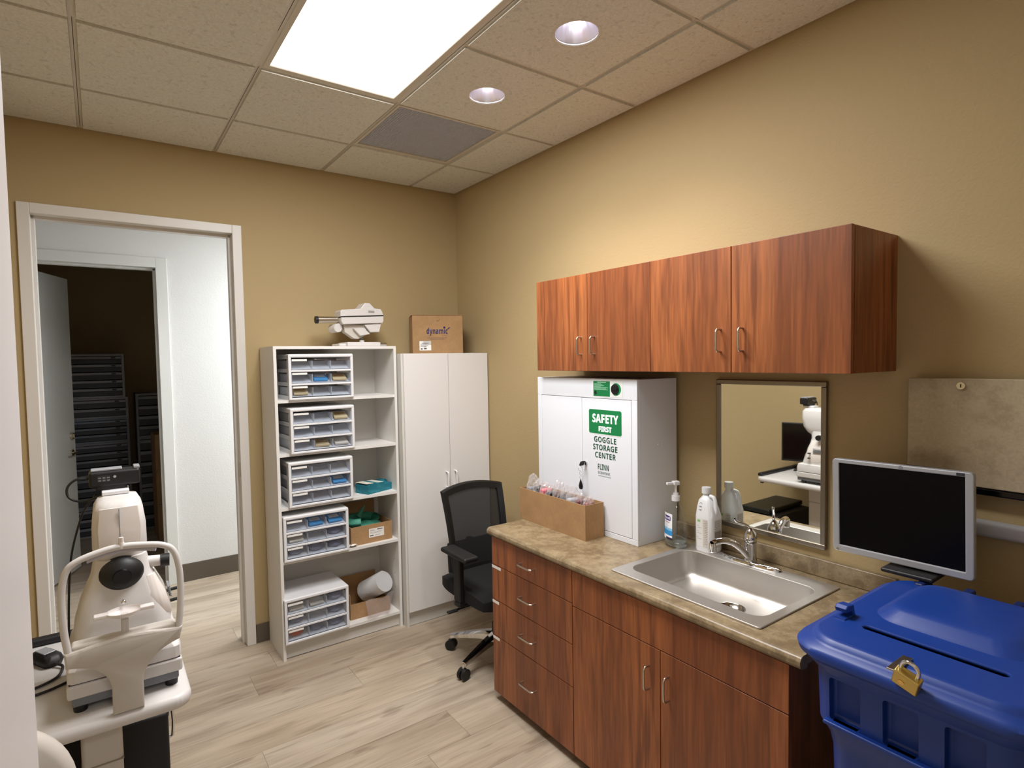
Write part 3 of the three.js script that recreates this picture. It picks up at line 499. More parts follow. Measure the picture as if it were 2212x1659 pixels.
{ // chart projector on the bookshelf
  const t = thing('chart_projector', 'off white chart projector with chrome lens tube on the bookshelf', 'projector', [0, 1.785, 0.2]);
  const X = v => -1.162 + 0.00048 * v, Y = v => 2.106 - 0.000464 * v - 1.785, pl = a => poly(a.map(([x, y]) => [X(x), Y(y)]));
  const slab = (a, z0, z1, bev = 0.004) => ext(pl(a), z1 - z0, bev).translate(0, 0, z0);
  mesh('upper_shell', slab([[410, 300], [412, 238], [430, 212], [675, 190], [735, 112], [800, 112], [865, 180], [950, 186], [972, 226], [984, 268]], -0.055, 0.055), mt.ivory, t);
  mesh('seam', slab([[418, 312], [984, 282], [984, 264], [418, 296]], -0.052, 0.0535, 0), mt.black, t);
  mesh('lower_shell', slab([[420, 312], [985, 280], [985, 350], [965, 376], [440, 402], [420, 365]], -0.055, 0.055), mt.ivory, t);
  mesh('rear_block', slab([[725, 398], [960, 376], [930, 495], [805, 500]], -0.04, 0.045), mt.ivory, t);
  mesh('bracket', slab([[470, 398], [730, 398], [800, 515], [660, 590], [600, 585], [480, 500]], -0.03, 0.025, 0.003), mt.ivoryWarm, t);
  mesh('lamp_knob', cyl([X(370), Y(450), -0.05], [X(400), Y(445), 0.02], 0.028, 0.028, 8), mt.ivory, t);
  mesh('platform', slab([[580, 455], [720, 448], [800, 525], [665, 548]], 0.0, 0.05, 0.002), mt.ivory, t);
  mesh('lens_tube', M(cyl([X(420), Y(335), 0], [X(150), Y(345), 0], 0.0195, 0.021, 28)), mt.nickel, t);
  mesh('lens_rim', cyl([X(160), Y(345), 0], [X(128), Y(346), 0], 0.022, 0.022, 28), mt.black, t);
  mesh('post', cyl([X(720), Y(610), 0], [X(722), Y(545), 0], 0.008), mt.grey, t); mesh('collar', cyl([X(722), Y(668), 0], [X(722), Y(606), 0], 0.016, 0.0155), mt.ivory, t);
  mesh('base', M(RB(X(465), X(905), 0, 0.026, -0.09, 0.09, 0.006), RB(X(380), X(480), 0, 0.018, -0.08, 0.06, 0.006)), mt.ivory, t);
  mesh('lock_knob', cyl([X(905), 0.014, 0.04], [X(1020), 0.014, 0.04], 0.011, 0.011, 20), mt.chrome, t);
  mesh('badge', B(X(775), X(858), Y(242), Y(212), 0.055, 0.0556), S(0x9a958c, 0.5), t).userData = { label: 'small grey name badge' };
}
{ // shipping box on the cupboard
  const t = thing('shipping_box', 'closed brown shipping box with blue print on the white cupboard', 'box', [-0.285, 1.737, 0.185], -0.36);
  const w = 0.168, h = 0.252;
  mesh('carton', uvm(RB(-w, w, 0, h, -0.115, 0.115, 0.004)), mt.card, t);
  mesh('top_flap', uvm(B(-w - 0.004, w + 0.002, h, h + 0.003, 0.002, 0.118)), mt.card, t); mesh('top_flap', uvm(B(-w, w, h, h + 0.003, -0.115, -0.002)), mt.card, t);
  mesh('print', new THREE.PlaneGeometry(0.185, 0.185).translate(-0.005, 0.15, 0.1158), S(0xffffff, 0.9, { transparent: true, map: canvasTex(512, 512, (g, W, Hh) => {
    g.clearRect(0, 0, W, Hh); g.fillStyle = '#252a5e'; g.textAlign = 'center'; g.save(); g.translate(256, 310); g.scale(0.82, 1.25); g.font = 'bold 118px sans-serif'; g.fillText('dynamic', 0, 0); g.restore();
    g.beginPath(); g.arc(390, 196, 20, 0, 7); g.fill(); g.beginPath(); g.ellipse(470, 210, 30, 9, -0.7, 0, 7); g.fill(); g.fillStyle = '#5c5060'; g.font = '30px sans-serif'; g.fillText('L A B S', 400, 356); g.font = '22px sans-serif'; g.fillRect(70, 382, 372, 5); g.fillRect(120, 404, 270, 5);
    g.strokeStyle = '#7d5c42'; g.lineWidth = 9; g.beginPath(); g.moveTo(250, 60); g.lineTo(270, 84); g.lineTo(310, 36); g.stroke(); }) }), t);
  mesh('shipping_label', new THREE.PlaneGeometry(0.077, 0.062).translate(-0.085, 0.052, 0.1158), S(0xffffff, 0.7, { map: canvasTex(256, 206, (g, W, Hh) => { g.fillStyle = '#ecebe8'; g.fillRect(0, 0, W, Hh); g.fillStyle = '#4a4a4e'; g.fillRect(50, 40, 150, 12); for (let i = 0; i < 4; i++) g.fillRect(24, 70 + 16 * i, 130 + 20 * (i % 3), 6); g.fillRect(90, 120, 60, 10); g.fillRect(28, 158, 40, 28); g.fillRect(96, 150, 60, 30); }) }), t);
}
// ---------------------------------------------------------------- goggle cabinet and things on the counter
{
  const t = thing('goggle_cabinet', 'white steel goggle storage cabinet with green safety sign on the counter', 'cabinet');
  const x = -0.285, z0 = 1.303, z1 = 1.994, y0 = CT, y1 = 1.596;
  mesh('body', M(RB(x + 0.012, -0.022, y0, y1 - 0.001, z0 + 0.001, z1, 0.002, 1)), mt.steelWhite, t);
  mesh('top_rail', RB(x, x + 0.012, 1.504, y1, z0, z1, 0.002, 1), mt.steelWhite, t);
  mesh('bottom_rail', RB(x, x + 0.012, y0, 0.89, z0, z1, 0.002, 1), mt.steelWhite, t);
  mesh('side_rail', RB(x, x + 0.012, 0.89, 1.504, z0, z0 + 0.032, 0.002, 1), mt.steelWhite, t); mesh('side_rail', RB(x, x + 0.012, 0.89, 1.504, z1 - 0.033, z1, 0.002, 1), mt.steelWhite, t);
  mesh('door', RB(x, x + 0.011, 0.892, 1.502, z0 + 0.034, 1.6425, 0.002, 1), mt.steelWhite, t); const d = mesh('door', RB(x, x + 0.011, 0.892, 1.502, 1.6445, z1 - 0.035, 0.002, 1), mt.steelWhite, t);
  const green = '#0d7a43', face = (w, h, y, z, m, n, lab) => { const o = mesh(n, new THREE.PlaneGeometry(w, h).rotateY(-PI / 2).translate(x - 0.0007, y, z), m, d); o.userData = { label: lab }; return o; };
  face(0.215, 0.118, 1.395, 1.798, S(0xffffff, 0.4, { transparent: true, map: canvasTex(860, 472, (g, W, Hh) => {
    g.clearRect(0, 0, W, Hh); g.fillStyle = '#f2f4f2'; g.beginPath(); g.roundRect(0, 0, W, Hh, 44); g.fill(); g.fillStyle = green; g.beginPath(); g.roundRect(10, 10, W - 20, Hh - 20, 38); g.fill();
    g.fillStyle = '#ffffff'; g.strokeStyle = '#ffffff'; g.lineWidth = 9; g.textAlign = 'center'; g.save(); g.translate(430, 250); g.scale(0.92, 1); g.font = 'bold 212px sans-serif'; g.fillText('SAFETY', 0, 0); g.strokeText('SAFETY', 0, 0); g.restore(); g.font = 'bold 128px sans-serif'; g.fillText('FIRST', 430, 412); g.strokeText('FIRST', 430, 412); }) }), 'safety_sign', 'green sign reading SAFETY FIRST');
  face(0.2, 0.22, 1.222, 1.798, S(0xffffff, 0.45, { transparent: true, map: canvasTex(800, 880, (g, W, Hh) => {
    g.clearRect(0, 0, W, Hh); g.fillStyle = '#0f4a30'; g.textAlign = 'center'; g.font = 'bold 146px sans-serif'; g.save(); g.translate(400, 0); g.fillText('GOGGLE', 0, 130); g.fillText('STORAGE', 0, 276); g.fillText('CENTER', 0, 422); g.restore();
    g.save(); g.translate(198, 640); g.scale(0.74, 1.1); g.font = 'bold 134px sans-serif'; g.textAlign = 'left'; g.fillText('FLINN', 0, 0); g.restore(); g.fillStyle = '#6d7f78'; g.textAlign = 'left'; g.font = 'bold 60px sans-serif'; g.fillText('SCIENTIFIC', 206, 720); g.fillStyle = '#a9b5b0'; g.fillRect(214, 748, 330, 12); }) }), 'lettering', 'dark green printed lettering');
  const plate = mesh('instruction_plate', new THREE.PlaneGeometry(0.187, 0.074).rotateY(-PI / 2).translate(x - 0.0008, 1.549, 1.817), S(0xffffff, 0.35, { map: canvasTex(748, 296, (g, W, Hh) => {
    g.fillStyle = '#e9ece9'; g.fillRect(0, 0, W, Hh); g.fillStyle = green; g.fillRect(8, 8, 430, 280); g.fillStyle = '#a6d4b8'; g.fillRect(110, 22, 230, 14); for (let i = 0; i < 7; i++) g.fillRect(26, 52 + 18 * i, i < 4 ? 180 + 40 * (i % 3) : 360 - 50 * (i % 2), 7);
    g.fillStyle = '#10281c'; g.beginPath(); g.ellipse(62, 226, 36, 40, 0, 0, 7); g.fill(); g.fillStyle = '#1c8a52'; g.beginPath(); g.ellipse(590, 150, 122, 112, 0, 0, 7); g.fill(); }) }), t); plate.userData = { label: 'green instruction plate' };
  mesh('timer_dial', M(cyl([x - 0.0008, 1.549, 1.865], [x - 0.006, 1.549, 1.865], 0.024, 0.022, 32), B(x - 0.009, x - 0.006, 1.545, 1.553, 1.847, 1.883)), mt.black, t);
  mesh('lock', M(cyl([x, 1.19, 1.668], [x - 0.006, 1.19, 1.668], 0.011, 0.01, 24)), mt.chrome, d);
  for (const z of [1.96, 1.96]) { }
  for (const xx of [-0.15, -0.125]) mesh('rivet', CY(0.003, 0.002, 0, 0.0015, 0, 0, 10).rotateX(PI / 2).translate(xx, 1.3, z1), mt.steelWhite, t);
}
{
  const t = thing('cabinet_key', 'black headed key with dangling black fob in the goggle cabinet lock', 'key', [-0.294, 1.19, 1.667]);
  mesh('key_head', RB(-0.028, -0.002, -0.012, 0.012, -0.004, 0.004, 0.003).rotateX(0.5), mt.black, t);
  mesh('ring', new THREE.TorusGeometry(0.011, 0.0011, 8, 28).translate(-0.024, -0.024, -0.003), mt.chrome, t);
  mesh('chain', M([0, 1, 2].map(i => new THREE.TorusGeometry(0.005, 0.001, 6, 16).rotateY(i * 1.5).translate(-0.024, -0.042 - 0.011 * i, -0.003))), mt.chrome, t);
  mesh('fob', lathe([[0.0005, 0], [0.01, -0.004 - 0.02], [0.014, -0.036], [0.01, -0.05], [0.0005, -0.053]].map(p => p), 20).scale(0.5, 1, 1).translate(-0.022, -0.072, -0.003), mt.blackGloss, t);
}
{ // open cardboard tray of bagged parts
  const t = thing('parts_tray', 'long open brown cardboard tray in front of the goggle cabinet', 'box', [0, CT, 0]);
  const x0 = -0.412, x1 = -0.297, z0 = 1.302, z1 = 1.797, h = 0.162, q = 0.003;
  for (const [n, g] of [['front_wall', B(x0, x0 + q, 0, h, z0, z1)], ['back_wall', B(x1 - q, x1, 0, h, z0, z1)], ['end_wall', B(x0 + q, x1 - q, 0, h, z0, z0 + q)], ['end_wall', B(x0 + q, x1 - q, 0, h, z1 - q, z1)], ['bottom', B(x0 + q, x1 - q, 0, q, z0 + q, z1 - q)]]) mesh(n, uvm(g), mt.card, t);
}
{
  const cols = [['grey', 0x8a8c92], ['charcoal', 0x2b2b30], ['pink', 0xd8707c], ['black', 0x17171a], ['brown', 0x5a3a30], ['dark grey', 0x3a3b42], ['silver', 0xb0b2b8], ['maroon', 0x6a3a3c], ['rose brown', 0x8a5f58]];
  cols.forEach(([nm, c], i) => {
    const z = 1.338 + i * 0.0525, t = thing('bagged_part', `clear bag with a ${nm} part in the cardboard tray`, 'plastic bag', [-0.3545 + rr(-0.003, 0.003), CT + 0.006, z], rr(-0.1, 0.1), 'bagged parts in the tray');
    mesh('part', RB(-0.03, 0.03, 0.02, 0.156 + rr(0, 0.012), -0.017, 0.017, 0.01), S(c, 0.5), t);
    const g = new THREE.IcosahedronGeometry(0.5, 5), p = g.attributes.position, hh = [0.238, 0.218, 0.21, 0.205, 0.24, 0.222, 0.23, 0.2, 0.195][i];
    for (let k = 0; k < p.count; k++) { const x = p.getX(k), y = p.getY(k), zz = p.getZ(k), f = Math.min(0.9, 0.62 / Math.max(Math.abs(x), Math.abs(y), Math.abs(zz)) / 1.25), n = 0.1 * Math.sin(x * 23 + i * 3 + 5 * Math.sin(zz * 17 + i)) + 0.1 * Math.sin(y * 31 + zz * 27 + i * 5 + 4 * Math.sin(x * 19)), q = y > 0.1 ? 1 : 0.3; p.setXYZ(k, x * f * 0.094 * (1 + n * 0.5 * q), hh / 2 + y * f * hh * (1 + n * 0.35 * q) * 1.0, zz * f * 0.05 * (1 + n * q)); }
    g.computeVertexNormals(); mesh('bag', g, mt.film, t);
  });
}
{ // sanitizer bottle
  const t = thing('sanitizer_bottle', 'nearly empty clear pump bottle of hand sanitizer beside the goggle cabinet', 'bottle', [-0.142, CT, 2.083], -0.35);
  const prof = [[0.0005, 0.002], [0.05, 0.002], [0.058, 0.008], [0.059, 0.03], [0.055, 0.06], [0.052, 0.1], [0.048, 0.135], [0.038, 0.162], [0.024, 0.18], [0.0155, 0.19], [0.0145, 0.205]];
  mesh('body', lathe(prof, 40).scale(0.72, 1, 1.12), P(0xfafcfc, 0.05, { transmission: 1, thickness: 0, ior: 1.45 }), t);
  mesh('gel', lathe([[0.0005, 0.004], [0.05, 0.005], [0.0555, 0.012], [0.056, 0.034], [0.0005, 0.034]], 40).scale(0.7, 1, 1.1), P(0xdfe8e8, 0.05, { transmission: 0.95, thickness: 0.05, ior: 1.35 }), t);
  const pump = mesh('pump', M(CY(0.018, 0.018, 0.2, 0.222), CY(0.012, 0.012, 0.222, 0.234), CY(0.0055, 0.0055, 0.234, 0.27), RB(-0.014, 0.014, 0.268, 0.286, -0.013, 0.013, 0.004), RB(-0.045, -0.008, 0.27, 0.282, -0.007, 0.007, 0.004)), mt.plasticWhite, t);
  mesh('dip_tube', CY(0.003, 0.003, 0.012, 0.205), mt.clear, pump);
  const lab = new THREE.CylinderGeometry(0.0535, 0.0575, 0.112, 24, 1, true, -PI / 2 - 0.62, 1.1).scale(0.735, 1, 1.135).translate(0, 0.092, 0);
  mesh('label', lab, S(0xffffff, 0.45, { side: THREE.DoubleSide, map: canvasTex(360, 640, (g, W, Hh) => {
    g.fillStyle = '#f1f2f6'; g.fillRect(0, 0, W, Hh); g.fillStyle = '#2d8fd0'; g.fillRect(0, 410, W, 130); g.fillStyle = '#8cc6ea'; g.fillRect(0, 360, W, 60); g.fillStyle = '#f1f2f6'; g.fillRect(0, 540, W, 60); g.fillStyle = '#2a2340'; g.fillRect(150, 590, 210, 50);
    g.fillStyle = '#3a2378'; g.beginPath(); g.roundRect(40, 60, 280, 120, 50); g.fill(); g.fillStyle = '#ffffff'; g.font = 'bold 86px sans-serif'; g.textAlign = 'center'; g.fillText('Purell', 180, 150); g.fillStyle = '#b04a7a'; g.fillRect(80, 210, 200, 12); g.fillRect(110, 232, 140, 10); g.strokeStyle = '#6a9ac8'; g.lineWidth = 6; g.beginPath(); g.arc(180, 310, 36, 0, 7); g.stroke(); }) }), t);
}
{ // white cleaner bottle with a handle
  const t = thing('cleaner_bottle', 'white plastic cleaner jug with looped handle and handwritten letters', 'bottle', [-0.092, CT + 0.006, 2.213], 0);
  const sec = [[0.043, 0.0, 0.02], [0.0455, 0.006, 0.022], [0.0455, 0.145, 0.022], [0.044, 0.155, 0.022], [0.038, 0.185, 0.02], [0.03, 0.212, 0.018], [0.02, 0.226, 0.0195], [0.0155, 0.231, 0.0152], [0.015, 0.242, 0.0148]];
  mesh('body', loft(sec.map(([r, y, c]) => ring(2 * r * 0.92, 2 * r, Math.max(c, r * 0.55), y, 0, y > 0.16 ? -(y - 0.16) * 0.12 : 0, 7)), true, true, 0.7), mt.plasticWhite, t);
  mesh('handle', tube([[-0.004, 0.232, 0.01], [-0.004, 0.226, 0.03], [-0.004, 0.2, 0.038], [-0.004, 0.172, 0.0395], [-0.004, 0.15, 0.036]], 0.008, 30, 12), mt.plasticWhite, t);
  mesh('cap', M(CY(0.0185, 0.018, 0.24, 0.266, 0, -0.01, 28), Array.from({ length: 20 }, (_, i) => B(-0.001, 0.001, 0.242, 0.263, 0.0178, 0.019).rotateY(i * PI / 10).translate(0, 0, -0.01))), mt.plasticWhite, t);
  const lm = canvasTex(512, 512, (g, W, Hh) => { g.fillStyle = '#dfdcd8'; g.fillRect(0, 0, W, Hh); g.fillStyle = '#8cc07a'; g.fillRect(20, 20, 210, 44); g.fillStyle = '#8f8a86'; for (let i = 0; i < 9; i++) g.fillRect(20, 96 + 34 * i, 150 + 40 * (i % 3), 6); g.fillRect(20, 300, 90, 90); g.fillStyle = '#c9c2ba'; g.fillRect(262, 0, 250, 512); g.fillStyle = '#6d655e'; for (let i = 0; i < 14; i++) g.fillRect(280, 30 + 32 * i, 120 + 90 * ((i * 7) % 3) / 2, 6); g.fillStyle = '#8b7f76'; g.fillRect(360, 210, 110, 130); });
  const f = loft([ring(0.0842, 0.0915, 0.0265, 0.02, 0, 0, 7), ring(0.0842, 0.0915, 0.0265, 0.138, 0, 0, 7)], false, false, 0.9), p = f.attributes.position, uv = f.attributes.uv;
  for (let i = 0; i < p.count; i++) uv.setXY(i, 0.5 + p.getZ(i) / 0.1 * 0.5 + (p.getX(i) > 0 ? 0.0 : 0), (p.getY(i) - 0.02) / 0.118);
  mesh('label', f, S(0xffffff, 0.5, { map: lm }), t);
  mesh('handwriting', new THREE.PlaneGeometry(0.02, 0.07).rotateX(0.0).rotateZ(0).rotateY(-PI / 2).rotateZ(-0.3).translate(-0.0348, 0.188, -0.015), S(0xffffff, 0.6, { transparent: true, map: canvasTex(128, 448, (g, W, Hh) => { g.clearRect(0, 0, W, Hh); g.fillStyle = '#1c1c22'; g.strokeStyle = '#1c1c22'; g.font = '104px sans-serif'; g.textAlign = 'center'; g.save(); g.translate(64, 224); g.rotate(PI / 2); g.fillText('C E T', 0, 34); g.restore(); }) }), t);
}
// ---------------------------------------------------------------- office chair
{
  const t = thing('office_chair', 'black mesh back office chair with armrests behind the counter end', 'office chair', [-0.38, 0, 1.02]);
  const a0 = 2.84, r = 0.29;
  for (let k = 0; k < 5; k++) {
    const a = a0 + k * 2 * PI / 5, c = Math.cos(a), s = Math.sin(a), P0 = [0.03 * c, 0.13, 0.03 * s], P1 = [r * c, 0.083, r * s];
    const sec = (f, w, h) => { const x = P0[0] + (P1[0] - P0[0]) * f, z = P0[2] + (P1[2] - P0[2]) * f, y = P0[1] + (P1[1] - P0[1]) * Math.pow(f, 1.4); const o = []; for (const [u, v] of [[-1, -1], [1, -1], [1, 0.4], [0.5, 1], [-0.5, 1], [-1, 0.4]]) o.push([x - s * u * w, y + v * h, z + c * u * w]); return o.reverse(); };
    const leg = mesh('base_leg', loft([sec(0, 0.03, 0.024), sec(0.35, 0.025, 0.019), sec(0.75, 0.019, 0.014), sec(1, 0.016, 0.011)], true, true, 0.5), mt.chrome, t);
    const w = mesh('caster', M([-0.014, 0.014].map(o => { const g = cyl([-s * (o - 0.009), 0.03, c * (o - 0.009)], [-s * (o + 0.009), 0.03, c * (o + 0.009)], 0.03, 0.03, 24); return g.translate(P1[0], 0, P1[2]); }), cyl([P1[0], 0.05, P1[2]], [P1[0], 0.062, P1[2]], 0.018, 0.012)), mt.black, leg);
    mesh('stem', cyl([P1[0], 0.06, P1[2]], [P1[0], 0.085, P1[2]], 0.008), mt.chrome, leg);
  }
  mesh('gas_column', M(CY(0.034, 0.03, 0.1, 0.2), CY(0.022, 0.022, 0.2, 0.34)), mt.black, t);
  mesh('mechanism', M(RB(-0.09, 0.09, 0.335, 0.385, -0.13, 0.11, 0.015), cyl([-0.06, 0.36, 0.02], [-0.29, 0.352, 0.02], 0.006), RB(-0.33, -0.27, 0.346, 0.356, 0.008, 0.034, 0.004)), mt.black, t);
  const g = new THREE.BoxGeometry(0.49, 0.085, 0.47, 14, 6, 14), p = g.attributes.position;     // cushioned seat
  for (let i = 0; i < p.count; i++) { const x = p.getX(i) / 0.245, z = p.getZ(i) / 0.235, q = Math.pow(Math.abs(x), 6) + Math.pow(Math.abs(z), 6), k = 1 - 0.1 * Math.min(1, q / 2); p.setXYZ(i, p.getX(i) * (1 - 0.07 * z * z * z * z), p.getY(i) * (1 - 0.45 * Math.min(1, q * 0.6)) - (z > 0.6 ? 0.03 * (z - 0.6) : 0) - 0.006 * (1 - x * x), p.getZ(i) * (1 - 0.07 * x * x * x * x)); }
  g.computeVertexNormals(); mesh('seat', toCreasedNormals(g.translate(0, 0.43, 0.0), 1.2), S(0x09090b, 0.95), t);
  // back: an arched frame that leans away, a mesh panel inside it
  const bp = (u, v) => { const w = 0.19 + 0.022 * v, y = 0.45 + 0.475 * v + 0.028 * v * (1 - u * u), z = -0.225 - 0.01 * v - 0.075 * v * v + 0.035 * u * u; return [0.02 + u * w, y, z]; };
  const outline = []; for (let i = 0; i <= 10; i++) outline.push(bp(-1, i / 10)); for (let i = 1; i <= 12; i++) outline.push(bp(-1 + i / 6, 1)); for (let i = 9; i >= 0; i--) outline.push(bp(1, i / 10)); for (let i = 1; i < 12; i++) outline.push(bp(1 - i / 6, 0));
  const ib = (u, v) => bp(u * 0.82, 0.06 + v * 0.86), fr = [], uvs = [];
  for (let i = 0; i < 16; i++) uvs.push([-1, i / 16]); for (let i = 0; i < 16; i++) uvs.push([-1 + i / 8, 1]); for (let i = 0; i < 16; i++) uvs.push([1, 1 - i / 16]); for (let i = 0; i < 16; i++) uvs.push([1 - i / 8, 0]); uvs.push(uvs[0]);
  mesh('back_frame', loft(uvs.map(([u, v]) => { const o = bp(u, v), n = ib(u, v), q = (p, dz, f) => [p[0] + (o[0] - n[0]) * f, p[1] + (o[1] - n[1]) * f, p[2] + dz]; return [q(o, 0.006, 0), q(o, -0.012, 0.02), q(n, -0.012, 0), q(n, 0.01, 0), q(o, 0.014, -0.15)]; }), false, false, 0.6), mt.black, t);
  const mp = new THREE.PlaneGeometry(1, 1, 16, 16), q = mp.attributes.position, uv = mp.attributes.uv; for (let i = 0; i < q.count; i++) { const u = q.getX(i) * 1.9, v = 0.03 + (q.getY(i) + 0.5) * 0.95; const b = bp(u, v); q.setXYZ(i, b[0], b[1], b[2]); uv.setXY(i, b[0], b[1]); } mp.computeVertexNormals();
  mesh('mesh_panel', mp, S(0x131314, 0.85, { side: THREE.DoubleSide, transparent: true, opacity: 0.93 }), t);
  mesh('lumbar_pad', RB(-0.16, 0.16, 0.44, 0.62, -0.03, 0.0, 0.014).rotateX(-0.06).translate(0, 0, -0.22), mt.blackMatte, t);
  mesh('back_bracket', tube([[0, 0.36, -0.08], [0, 0.37, -0.22], [0, 0.46, -0.275], [0, 0.62, -0.285]], 0.022, 24, 10), mt.black, t);
  for (const sx of [-1, 1]) {
    const ar = mesh('armrest', RB(-0.045, 0.045, 0.645, 0.672, -0.13, 0.13, 0.013, 3).translate(sx * 0.26, 0, 0.035), S(0x0c0c0d, 0.6), t);
    mesh('arm_post', M(RB(-0.016, 0.016, 0.4, 0.65, -0.032, 0.032, 0.008).translate(sx * 0.262, 0, 0.03), RB(sx < 0 ? -0.28 : 0.08, sx < 0 ? -0.08 : 0.28, 0.372, 0.402, 0.0, 0.06, 0.01)), mt.black, ar);
  }
}
// ---------------------------------------------------------------- blue bin with padlock
{
  const t = thing('recycling_bin', 'large blue wheeled locking bin with slotted lid beside the counter', 'bin', [-0.484, 0, 3.195]); t.scale.y = 1.026;
  const body = (w, d, r, y) => ring(w, d, r, y, 0, 0, 7);     // w along x, d along z
  const shell = new Brush(loft([body(0.43, 0.34, 0.04, 0.02), body(0.46, 0.36, 0.045, 0.35), body(0.49, 0.375, 0.05, 0.7), body(0.51, 0.385, 0.05, 0.74), body(0.55, 0.415, 0.055, 0.775), body(0.56, 0.422, 0.055, 0.9), body(0.592, 0.462, 0.06, 0.925), body(0.592, 0.462, 0.06, 0.945), body(0.48, 0.34, 0.05, 0.945), body(0.45, 0.33, 0.05, 0.76), body(0.42, 0.32, 0.04, 0.3), body(0.38, 0.3, 0.04, 0.04)], true, true, 0.5));
  const ev = new Evaluator(); ev.attributes = ['position', 'normal', 'uv']; let cut = shell; cut.updateMatrixWorld();
  const pockets = [[-0.165, -0.095], [-0.048, 0.022], [0.069, 0.139]];             // moulded grip pockets between the ribs of the front
  for (const [a, b] of pockets) { const k = new Brush(RB(-0.34, -0.252, 0.79, 0.893, a, b, 0.008)); k.updateMatrixWorld(); cut = ev.evaluate(cut, k, SUBTRACTION); }
  mesh('body', cut.geometry, mt.blue, t);
  mesh('grip_ledge', M(RB(-0.29, -0.26, 0.78, 0.79, -0.175, 0.175, 0.004)), mt.blue, t);
  for (const s of [-1, 1]) { const w = mesh('wheel', cyl([0.2, 0.1, s * 0.165], [0.2, 0.1, s * 0.215], 0.1, 0.1, 32), mt.black, t); mesh('hub', cyl([0.2, 0.1, s * 0.2], [0.2, 0.1, s * 0.22], 0.04, 0.035), mt.grey, w); }
  mesh('axle', cyl([0.2, 0.1, -0.165], [0.2, 0.1, 0.165], 0.01), mt.grey, t);
  // lid: stepped shell with a real slot and a raised hump
  const slot = () => { const p = new THREE.Path(), a = -0.152, zz = 0.132, h = 0.011; p.moveTo(a - h, -zz); p.absarc(a, -zz, h, PI, 0, false); p.lineTo(a + h, zz); p.absarc(a, zz, h, 0, PI, false); p.lineTo(a - h, -zz); return p; };
  const s = rrShape(0.56, 0.44, 0.075, 0, 0); s.holes.push(slot());
  const lid = mesh('lid', M(ext(s, 0.008, 0.003, 16).rotateX(-PI / 2).translate(0, 0.978, 0)), mt.blue, t);
  const LR = (w, d, r, y) => ring(w, d, r, y, 0, 0, 10);
  mesh('rim', loft([LR(0.6, 0.48, 0.085, 0.938), LR(0.632, 0.51, 0.09, 0.94), LR(0.638, 0.516, 0.09, 0.955), LR(0.624, 0.5, 0.088, 0.966), LR(0.594, 0.466, 0.085, 0.968), LR(0.582, 0.456, 0.08, 0.974), LR(0.572, 0.448, 0.078, 0.983), LR(0.558, 0.438, 0.075, 0.986), LR(0.54, 0.42, 0.07, 0.985), LR(0.54, 0.42, 0.07, 0.975), LR(0.57, 0.44, 0.08, 0.94)], false, false, 0.9), mt.blue, lid);
  const HR = (k, y, sh = 0) => ring(0.33 - 2 * k, 0.33 - 2 * k, 0.07 - k * 0.6, y, 0.085 + sh, 0, 10);
  mesh('hump', loft([HR(0, 0.985), HR(0.008, 0.99), HR(0.03, 1.008), HR(0.04, 1.013), HR(0.06, 1.015)], false, true, 1.0), mt.blue, lid);
  mesh('side_loop', ext(poly([[-0.03, 0], [0.03, 0], [0.02, 0.03], [-0.012, 0.034], [-0.022, 0.028], [-0.018, 0.018], [0.008, 0.016], [0.012, 0.006], [-0.028, 0.006]]), 0.03, 0.003).translate(-0.13, 0.984, -0.213), mt.blue, lid);
  mesh('handle_bar', M(cyl([0.3, 0.965, -0.17], [0.3, 0.965, 0.17], 0.014), [-0.16, -0.055, 0.055, 0.16].map(z => RB(0.24, 0.315, 0.95, 0.992, z - 0.012, z + 0.012, 0.006))), mt.blueDark, t);
}
{
  const t = thing('padlock', 'brass padlock hanging on the front rim of the blue bin', 'padlock', [-0.806, 1.004, 3.21]);
  t.rotation.set(0.32, 0, 0.42);
  mesh('lock_body', RB(-0.011, 0.011, -0.022, 0.02, -0.025, 0.025, 0.004), mt.brass, t);
  mesh('shackle', tube([[0, 0.015, -0.016], [0, 0.04, -0.016], [0, 0.053, -0.009], [0, 0.056, 0], [0, 0.053, 0.009], [0, 0.04, 0.016], [0, 0.015, 0.016]], 0.004, 40, 10), mt.chrome, t);
  mesh('keyway', cyl([-0.0112, -0.004, -0.006], [-0.0118, -0.004, -0.006], 0.006, 0.006, 20), S(0xe0b868, 0.25, { metalness: 1 }), t);
}
{ const t = thing('hasp', 'thin metal hasp strip on the blue bin lid under the padlock', 'hasp', [-0.77, 1.0135, 3.2], 0); mesh('strap', RB(-0.04, 0.045, -0.001, 0.003, -0.028, -0.008, 0.001, 1), mt.nickel, t); }
{
  const t = thing('plastic_bag', 'crumpled white plastic bag tucked between counter and blue bin', 'plastic bag', [-0.5, CT, 2.925]);
  mesh('film', crumple(new THREE.SphereGeometry(0.5, 26, 18).scale(0.17, 0.085, 0.045).translate(0, 0.03, 0), 0.004, 55, 3), P(0xf0ecec, 0.35, { transmission: 0.3, thickness: 0 }), t);
}
